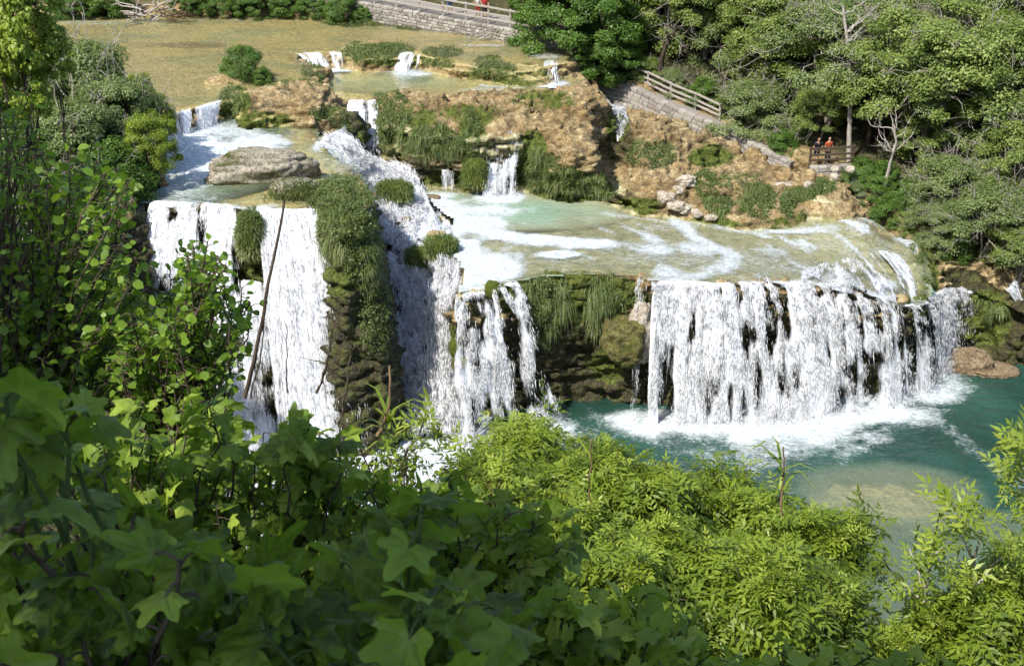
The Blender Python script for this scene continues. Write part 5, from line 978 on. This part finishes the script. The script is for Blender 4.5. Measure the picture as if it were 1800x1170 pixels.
plant('low fig shoots peeping over the bottom edge on the right', 'fig tree', 'fig_tree', inpoly(28, [(1270, 1150), (1420, 1130), (1560, 1150), (1700, 1165), (1700, 1200), (1270, 1200)], 4.8, 6.2), (2.0, 5.2, gz(2, 5.2)), FM, L_fig, .10, 9, .06, .4, B_green, (.6, 1.), group=FG)
plant('shaded fig undergrowth between the corner leaves and the fig branches', 'fig tree', 'fig_tree', inpoly(55, [(-40, 800), (200, 840), (500, 900), (800, 960), (900, 1190), (-40, 1190)], 3.4, 5.0), (-.8, 3.8, gz(-.8, 3.8)), FM, L_fig, .125, 10, .07, .6, B_brown, (-.4, .6), group=FG)
AG = 'dark round-leaved branches on the left'
plant('dark round-leaved tree filling the left edge before the pale shrubs', 'tree', 'tree', inpoly(165, [(-40, 290), (60, 260), (170, 250), (250, 330), (240, 420), (300, 500), (320, 640), (150, 700), (-40, 660)], 8.2, 10.5), (-4.4, 9.0, gz(-4.4, 9)), T_rnd, L_alder, .085, 34, .06, 1.3, B_brown, (.1, .9), group=AG)
plant('leafy branch of round leaves reaching over the tall left curtain', 'tree', 'tree', inpoly(110, [(250, 560), (330, 430), (380, 410), (410, 470), (445, 540), (430, 600), (360, 660), (200, 660), (240, 500)], 8.0, 9.6), (-3.2, 8.6, gz(-3.2, 8.6)), T_rnd, L_alder, .08, 30, .06, 1.0, B_brown, (.1, .9), group=AG)
plant('small-leaved twigs speckling the white foam left of the centre bushes', 'tree', 'tree', inpoly(70, [(500, 760), (640, 790), (800, 790), (830, 850), (780, 900), (560, 880)], 8.5, 10.5), (-1.2, 9.0, gz(-1.2, 9)), T_rnd, L_ash, .065, 18, .05, .6, B_brown, (.1, .8), group=AG)
plant('sparse hanging sprig with dark pointed leaves at the upper left edge', 'tree', 'tree', inpoly(26, [(-20, 190), (60, 130), (80, 220), (60, 300), (-20, 300)], 8.5, 9.5), (-4.6, 8.0, gz(-4.6, 8)), T_lan, L_alder, .13, 8, .03, .5, B_brown, (.1, .6), group=AG)
# feathery ash-like bushes between the photographer and the pool
ASH = [(912, 830, 95, 15.0, 'tall bright feathery bush at the centre with its tip against the white water'), (1040, 880, 100, 14.0, 'feathery bush around the pale reed stem'), (1120, 930, 110, 13.5, 'broad feathery bush right of the pale reed stem'), (850, 900, 90, 13.0, 'feathery bush behind the near fig branches'),
       (980, 985, 115, 12.5, 'shaded feathery bush in the lower centre'), (1275, 940, 105, 14.0, 'feathery bush left of the thick reed stalk'), (1370, 985, 105, 13.5, 'feathery bush under the thick reed stalk'), (1455, 985, 88, 13.5, 'feathery bush at the right end of the centre thicket, before the jade water'),
       (1180, 1050, 120, 11.5, 'dense feathery bush in the lower middle right'), (1330, 1090, 120, 11.0, 'feathery bush with dark inner branches near the bottom'), (1455, 1100, 80, 11.5, 'feathery bush beside the strip of jade water'), (1080, 1075, 110, 10.5, 'feathery bush behind the sunlit fig branch'),
       (1730, 1110, 95, 12.0, 'bright feathery bush in the bottom right corner'), (1800, 1040, 80, 12.5, 'bright feathery bush at the right edge'), (1640, 1130, 65, 12.0, 'low feathery bush at the bottom right of the jade water'), (1560, 1165, 60, 11.5, 'lowest feathery bush at the bottom edge right of the thicket')]
def ash(label, C, r, n, seed, vr=(.25, .95), bare=0):
    global RNG
    RNG = np.random.default_rng(seed); d = RNG.normal(0, 1, (n, 3)); d /= np.linalg.norm(d, axis=1, keepdims=True); d[:, 2] = np.where(d[:, 2] < -.4, -d[:, 2], d[:, 2])
    q = RNG.uniform(.25, 1, (n, 1))**.5; lob = 1+.75*vn(d*2.6+seed, seed)[:, None]; g = gz(C[0], C[1])
    pos = C+d*q*lob*r*np.array([1, 1, 1.05]); rt = np.array([C[0], C[1], g-.2]); root = empty('bush', rt); tag(root, label, 'bush', 'feathery bushes above the pool')
    ls = [(wob(rt, C+RNG.normal(0, .3, 3)*r, 8, .15), np.linspace(.05, .025, 8)) for _ in range(6)]; hp = np.concatenate([l[0][3:] for l in ls])
    for k in RNG.choice(n, min(n, 150), False): s = hp[np.argmin(((hp-pos[k])**2).sum(1))]; ls.append((wob(s, pos[k], 6, .25, .08), np.linspace(.018, .004, 6)))
    sh_p, sh_t = [], []
    for k in range(16):                    # young shoots standing out of the crown
        a = RNG.uniform(0, 6.28); o = np.array([math.cos(a)*.6, math.sin(a)*.6, 1.]); o /= np.linalg.norm(o); s = C+o*r*RNG.uniform(.7, .95); e = s+(o*.5+[0, 0, .8])*r*RNG.uniform(.15, .5); p = wob(s-o*r*.4, e, 8, .15); ls.append((p, np.linspace(.012, .004, 8)))
        for m_ in range(14): q_ = p[-1]+(p[3]-p[-1])*(m_/14)**1.2; b_ = RNG.uniform(0, 6.28); sh_p.append(q_); sh_t.append([math.cos(b_), math.sin(b_), RNG.uniform(.2, 1.4)])
    sh_p, sh_t = np.array(sh_p), np.array(sh_t)
    tv, tf = tubes(ls, 4); link('branches', mesh('bush_branches', tv-rt, tf, B_brown), root)
    tn = d*.9+[0, 0, .75]+RNG.normal(0, .45, (n, 3)); nr = [0, 0, .8]+d*.6+RNG.normal(0, .4, (n, 3))
    v = np.clip(RNG.uniform(vr[0], vr[1], n)*.8+.25*vn(pos*1.7, 9), 0, 1)
    pos = np.concatenate([pos, sh_p]); nr = np.concatenate([nr, np.tile([0, 0, 1.], (len(sh_p), 1))+RNG.normal(0, .5, sh_p.shape)]); tn = np.concatenate([tn, sh_t]); v = np.concatenate([v, RNG.uniform(.6, 1, len(sh_p))])
    V, F_, at = leaves(T_pin, pos, nr, tn, np.concatenate([.30*RNG.uniform(.5, 1.25, n), .2*RNG.uniform(.6, 1.1, len(sh_p))]), v)
    link('foliage', mesh('bush_foliage', V-rt, F_, L_ash, at), root)
for i, (px, py, r, Y, lb) in enumerate(ASH):
    C = PD(px, py, Y); ash(lb, C, px_r(r, C)*.88, int(520*(r/100)**2*1.15*(Y/13)), 300+i, [(.25, .95), (-.1, .55), (.15, .8)][i % 3])
RNG = np.random.default_rng(77)
def sapling(label, stems, sprays, Y, n, size=.28, cat='sapling', name='sapling'):
    p0 = PD(*stems[0][0], Y); root = empty(name, p0); tag(root, label, cat); ls = []
    for st in stems:
        p = np.array([PD(x, y, Y+RNG.normal(0, .15)) for x, y in st]); p, _ = resamp(p, 8); ls.append((p+RNG.normal(0, .01, p.shape), np.linspace(.022, .007, 8)))
    tv, tf = tubes(ls, 5); link('branches', mesh('sapling_branches', tv-p0, tf, B_pale), root)
    pos = []
    for x, y, rx, ry in sprays: pos += [PD(x+RNG.normal(0, rx*.5), y+RNG.normal(0, ry*.5), Y+RNG.normal(0, .3)) for _ in range(n)]
    pos = np.array(pos); k = len(pos); tn = RNG.normal(0, .7, (k, 3))+[0, 0, .7]; nr = [0, -.2, .8]+RNG.normal(0, .5, (k, 3))
    V, F_, at = leaves(T_pin, pos, nr, tn, size*RNG.uniform(.6, 1.2, k), RNG.uniform(.4, 1, k)); link('foliage', mesh('sapling_foliage', V-p0, F_, L_ash, at), root)
sapling('thin pale-stemmed sapling before the jade water, its twigs partly bare', [[(1632, 1100), (1630, 1010), (1640, 940), (1652, 900)], [(1630, 1060), (1600, 1040), (1565, 1000), (1550, 980)], [(1636, 980), (1660, 960), (1668, 945)], [(1630, 1040), (1610, 1000), (1600, 960)]], [(1668, 888, 26, 16), (1600, 1000, 26, 26), (1590, 1040, 22, 18), (1650, 960, 22, 22), (1650, 1020, 30, 30), (1640, 1080, 40, 24)], 12.0, 16)
sapling('pale forked sapling right of the thin one before the jade water', [[(1712, 1040), (1715, 980), (1725, 930), (1722, 915)], [(1714, 990), (1700, 960), (1688, 935)], [(1715, 1030), (1740, 1000), (1762, 980)]], [(1728, 905, 24, 14), (1690, 925, 18, 10), (1760, 960, 24, 20), (1700, 1010, 30, 24), (1740, 1040, 40, 26)], 12.0, 15)
sapling('leafy branch hanging in from the right edge over the pool', [[(1850, 900), (1810, 850), (1790, 800), (1780, 770)], [(1810, 850), (1770, 830)]], [(1795, 770, 14, 14), (1790, 800, 16, 18), (1780, 842, 24, 14), (1800, 880, 16, 20)], 10.5, 22, .22)
sapling('slender sprig with small leaves rising before the middle cascade', [[(700, 860), (715, 800), (735, 760), (745, 735)], [(712, 820), (690, 790), (680, 770)], [(725, 790), (760, 760)]], [(740, 745, 18, 14), (690, 780, 20, 14), (762, 760, 20, 16), (715, 810, 26, 20), (770, 800, 22, 20)], 9.5, 9, .20)
# tall trees standing left of and behind the photographer: they shade the near leaves
shadeP = proto_tree(130, R_=3.2, hc=8.5, K=75, per=80, leaf=.34, T=T_rnd, name='shade_tree', mat=L_alder, twigs=0, trunk_r=.22)
SDIR = np.array([math.sin(R(223))*math.cos(R(52)), math.cos(R(223))*math.cos(R(52)), math.sin(R(52))])
for (c0, dst, r, lb) in (((-1.6, 2.5, 28.3), 9, 2.6, 'tall leafy tree behind and left of the viewpoint'), ((-5.2, 9.2, 25.5), 11, 1.9, 'tall leafy tree on the slope left of the viewpoint')):
    place_tree(shadeP, np.array(c0)+SDIR*dst, r, lb, gz=20)
# ------------------------------------------------------------------ people (small, partly behind the railings)
def flatm(name, c, r=.8):
    m = NT(name); n = m.noise(m.n('ShaderNodeTexCoord').outputs['Object'], 14, 3); return m.done(m.pbr(m.mix(n, c, tuple(x*.75 for x in c)), r, .2))
SKIN = flatm('skin', (.46, .27, .18), .55); HAIR = flatm('hair', (.03, .02, .015))
def skinned(name, nodes, edges, mat, parent, root=0):
    me = bpy.data.meshes.new(name); me.from_pydata([n[:3] for n in nodes], edges, []); o = link(name, me, parent)
    o.modifiers.new('s', 'SKIN'); sv = me.skin_vertices[0].data
    for i, n in enumerate(nodes): sv[i].radius = (n[3], n[4] if len(n) > 4 else n[3]); sv[i].use_root = i == root
    sb = o.modifiers.new('u', 'SUBSURF'); sb.levels = 1; sb.render_levels = 1; me.materials.append(mat)
    dg = bpy.context.evaluated_depsgraph_get(); m2 = bpy.data.meshes.new_from_object(o.evaluated_get(dg)); o.modifiers.clear(); o.data = m2; bpy.data.meshes.remove(me)
    for p_ in m2.polygons: p_.use_smooth = True
    return o
def person(label, loc, rz, shirt, trousers, lean=.0, arm=.25, shorts=True):
    root = empty('person', loc); root.rotation_euler = (0, 0, rz); tag(root, label, 'person')
    L_ = lean
    nd = [(0, 0, .93, .15, .11), (0, -.02*1-L_*.3, 1.12, .13, .10), (0, -L_*.6, 1.34, .17, .11), (0, -L_*.8, 1.47, .07), (0, -L_, 1.56, .055), (0, -L_-.01, 1.64, .085, .095), (0, -L_, 1.73, .075, .085)]
    ed = [(0, 1), (1, 2), (2, 3), (3, 4), (4, 5), (5, 6)]
    for s in (-1, 1):
        b = len(nd); nd += [(s*.10, 0, .86, .085), (s*.11, -.02, .48, .055), (s*.11, .03, .09, .038), (s*.12, -.13, .04, .035, .03), (s*.19, -L_*.7, 1.40, .05), (s*.25, -L_*.5-.03, 1.14, .038), (s*.2, -L_*.6-arm, 1.06, .028), (s*.18, -L_*.6-arm-.09, 1.05, .03, .018)]
        ed += [(0, b), (b, b+1), (b+1, b+2), (b+2, b+3), (2, b+4), (b+4, b+5), (b+5, b+6), (b+6, b+7)]
    skinned('body', nd, ed, SKIN, root)
    sh = [(0, 0, .95, .165, .125), (0, -L_*.3-.02, 1.12, .15, .12), (0, -L_*.6, 1.34, .185, .125), (0, -L_*.75, 1.44, .09)]; e2 = [(0, 1), (1, 2), (2, 3)]
    for s in (-1, 1): b = len(sh); sh += [(s*.195, -L_*.7, 1.395, .068), (s*.235, -L_*.6, 1.22, .062)]; e2 += [(2, b), (b, b+1)]
    skinned('shirt', sh, e2, shirt, root)
    tr = [(0, 0, .94, .17, .125)]; e3 = []
    for s in (-1, 1): b = len(tr); tr += [(s*.10, 0, .82, .10), (s*.11, -.02, .50 if shorts else .12, .08 if shorts else .055)]; e3 += [(0, b), (b, b+1)]
    skinned('shorts' if shorts else 'trousers', tr, e3, trousers, root)
    skinned('hair', [(0, -L_+.03, 1.66, .085, .09), (0, -L_+.015, 1.75, .085, .09)], [(0, 1)], HAIR, root)
FO = flatm('orange_cloth', (.38, .08, .02)); FB = flatm('blue_cloth', (.06, .12, .30)); FD = flatm('dark_cloth', (.02, .025, .04)); FR = flatm('red_cloth', (.45, .05, .04)); FW = flatm('pale_cloth', (.6, .58, .55))
lk = PD(1453, 290, 72.3)
person('person in an orange shirt standing at the shaded lookout railing', lk+np.array([0, .0, 0]), .3, FO, FD, .05, shorts=False)
person('person in dark clothes bending beside the one in orange', lk+np.array([-.65, .1, 0]), 0, FD, FD, .3)
pw = lambda px: np.array([np.interp(px, [700, 800, 870, 935], [upW[k][i] for k in (3, 4, 5, 6)]) for i in range(3)])+np.array([0, 1.2, .05])
person('person in red shirt and shorts behind the upper wooden railing', pw(852), .2, FR, FD, .05)
person('person in a pale top beside the one in red behind the upper railing', pw(840), -.3, FW, FR, .03)
person('person in blue behind the left part of the upper railing', pw(790), .1, FB, FB, .05)
# ------------------------------------------------------------------ camera, light
cam = bpy.data.cameras.new('camera'); co = bpy.data.objects.new('camera', cam); COL.objects.link(co)
co.location = (0, 0, CZ); co.rotation_euler = (math.pi/2-TH, 0, 0)
cam.sensor_width = 36; cam.lens = FP/1800*36; cam.clip_start = .05; cam.clip_end = 2000
cam.dof.use_dof = True; cam.dof.focus_distance = 60; cam.dof.aperture_fstop = 10
SC.camera = co
SUN_AZ, SUN_EL = R(180+43), R(52)          # direction to the sun, measured clockwise from +Y (north)
sd = np.array([math.sin(SUN_AZ)*math.cos(SUN_EL), math.cos(SUN_AZ)*math.cos(SUN_EL), math.sin(SUN_EL)])
sl = bpy.data.lights.new('sun', 'SUN'); sl.energy = 4.15; sl.angle = R(.55); sl.color = (1, .955, .87)
so = bpy.data.objects.new('sun', sl); COL.objects.link(so)
from mathutils import Vector
so.rotation_euler = Vector(sd).to_track_quat('Z', 'Y').to_euler(); so.location = (-40, 0, 80)
w = bpy.data.worlds.new('World'); SC.world = w; w.use_nodes = True; nt = w.node_tree
bg = nt.nodes['Background']; sky = nt.nodes.new('ShaderNodeTexSky'); sky.sky_type = 'NISHITA'; sky.sun_disc = False
sky.sun_elevation = SUN_EL; sky.sun_rotation = SUN_AZ; sky.air_density = 1.0; sky.dust_density = 1.0; sky.ozone_density = 1.0
nt.links.new(sky.outputs[0], bg.inputs[0]); bg.inputs[1].default_value = .15
vs = SC.view_settings; vs.view_transform = 'Standard'; vs.look = 'None'; vs.exposure = 0.85; vs.gamma = 1
cy = SC.cycles; cy.use_denoising = True; cy.max_bounces = 6; cy.diffuse_bounces = 2; cy.glossy_bounces = 2; cy.transmission_bounces = 3; cy.transparent_max_bounces = 14; cy.caustics_reflective = False; cy.caustics_refractive = False
cy.use_adaptive_sampling = True; cy.adaptive_threshold = .02; cy.sample_clamp_indirect = 6
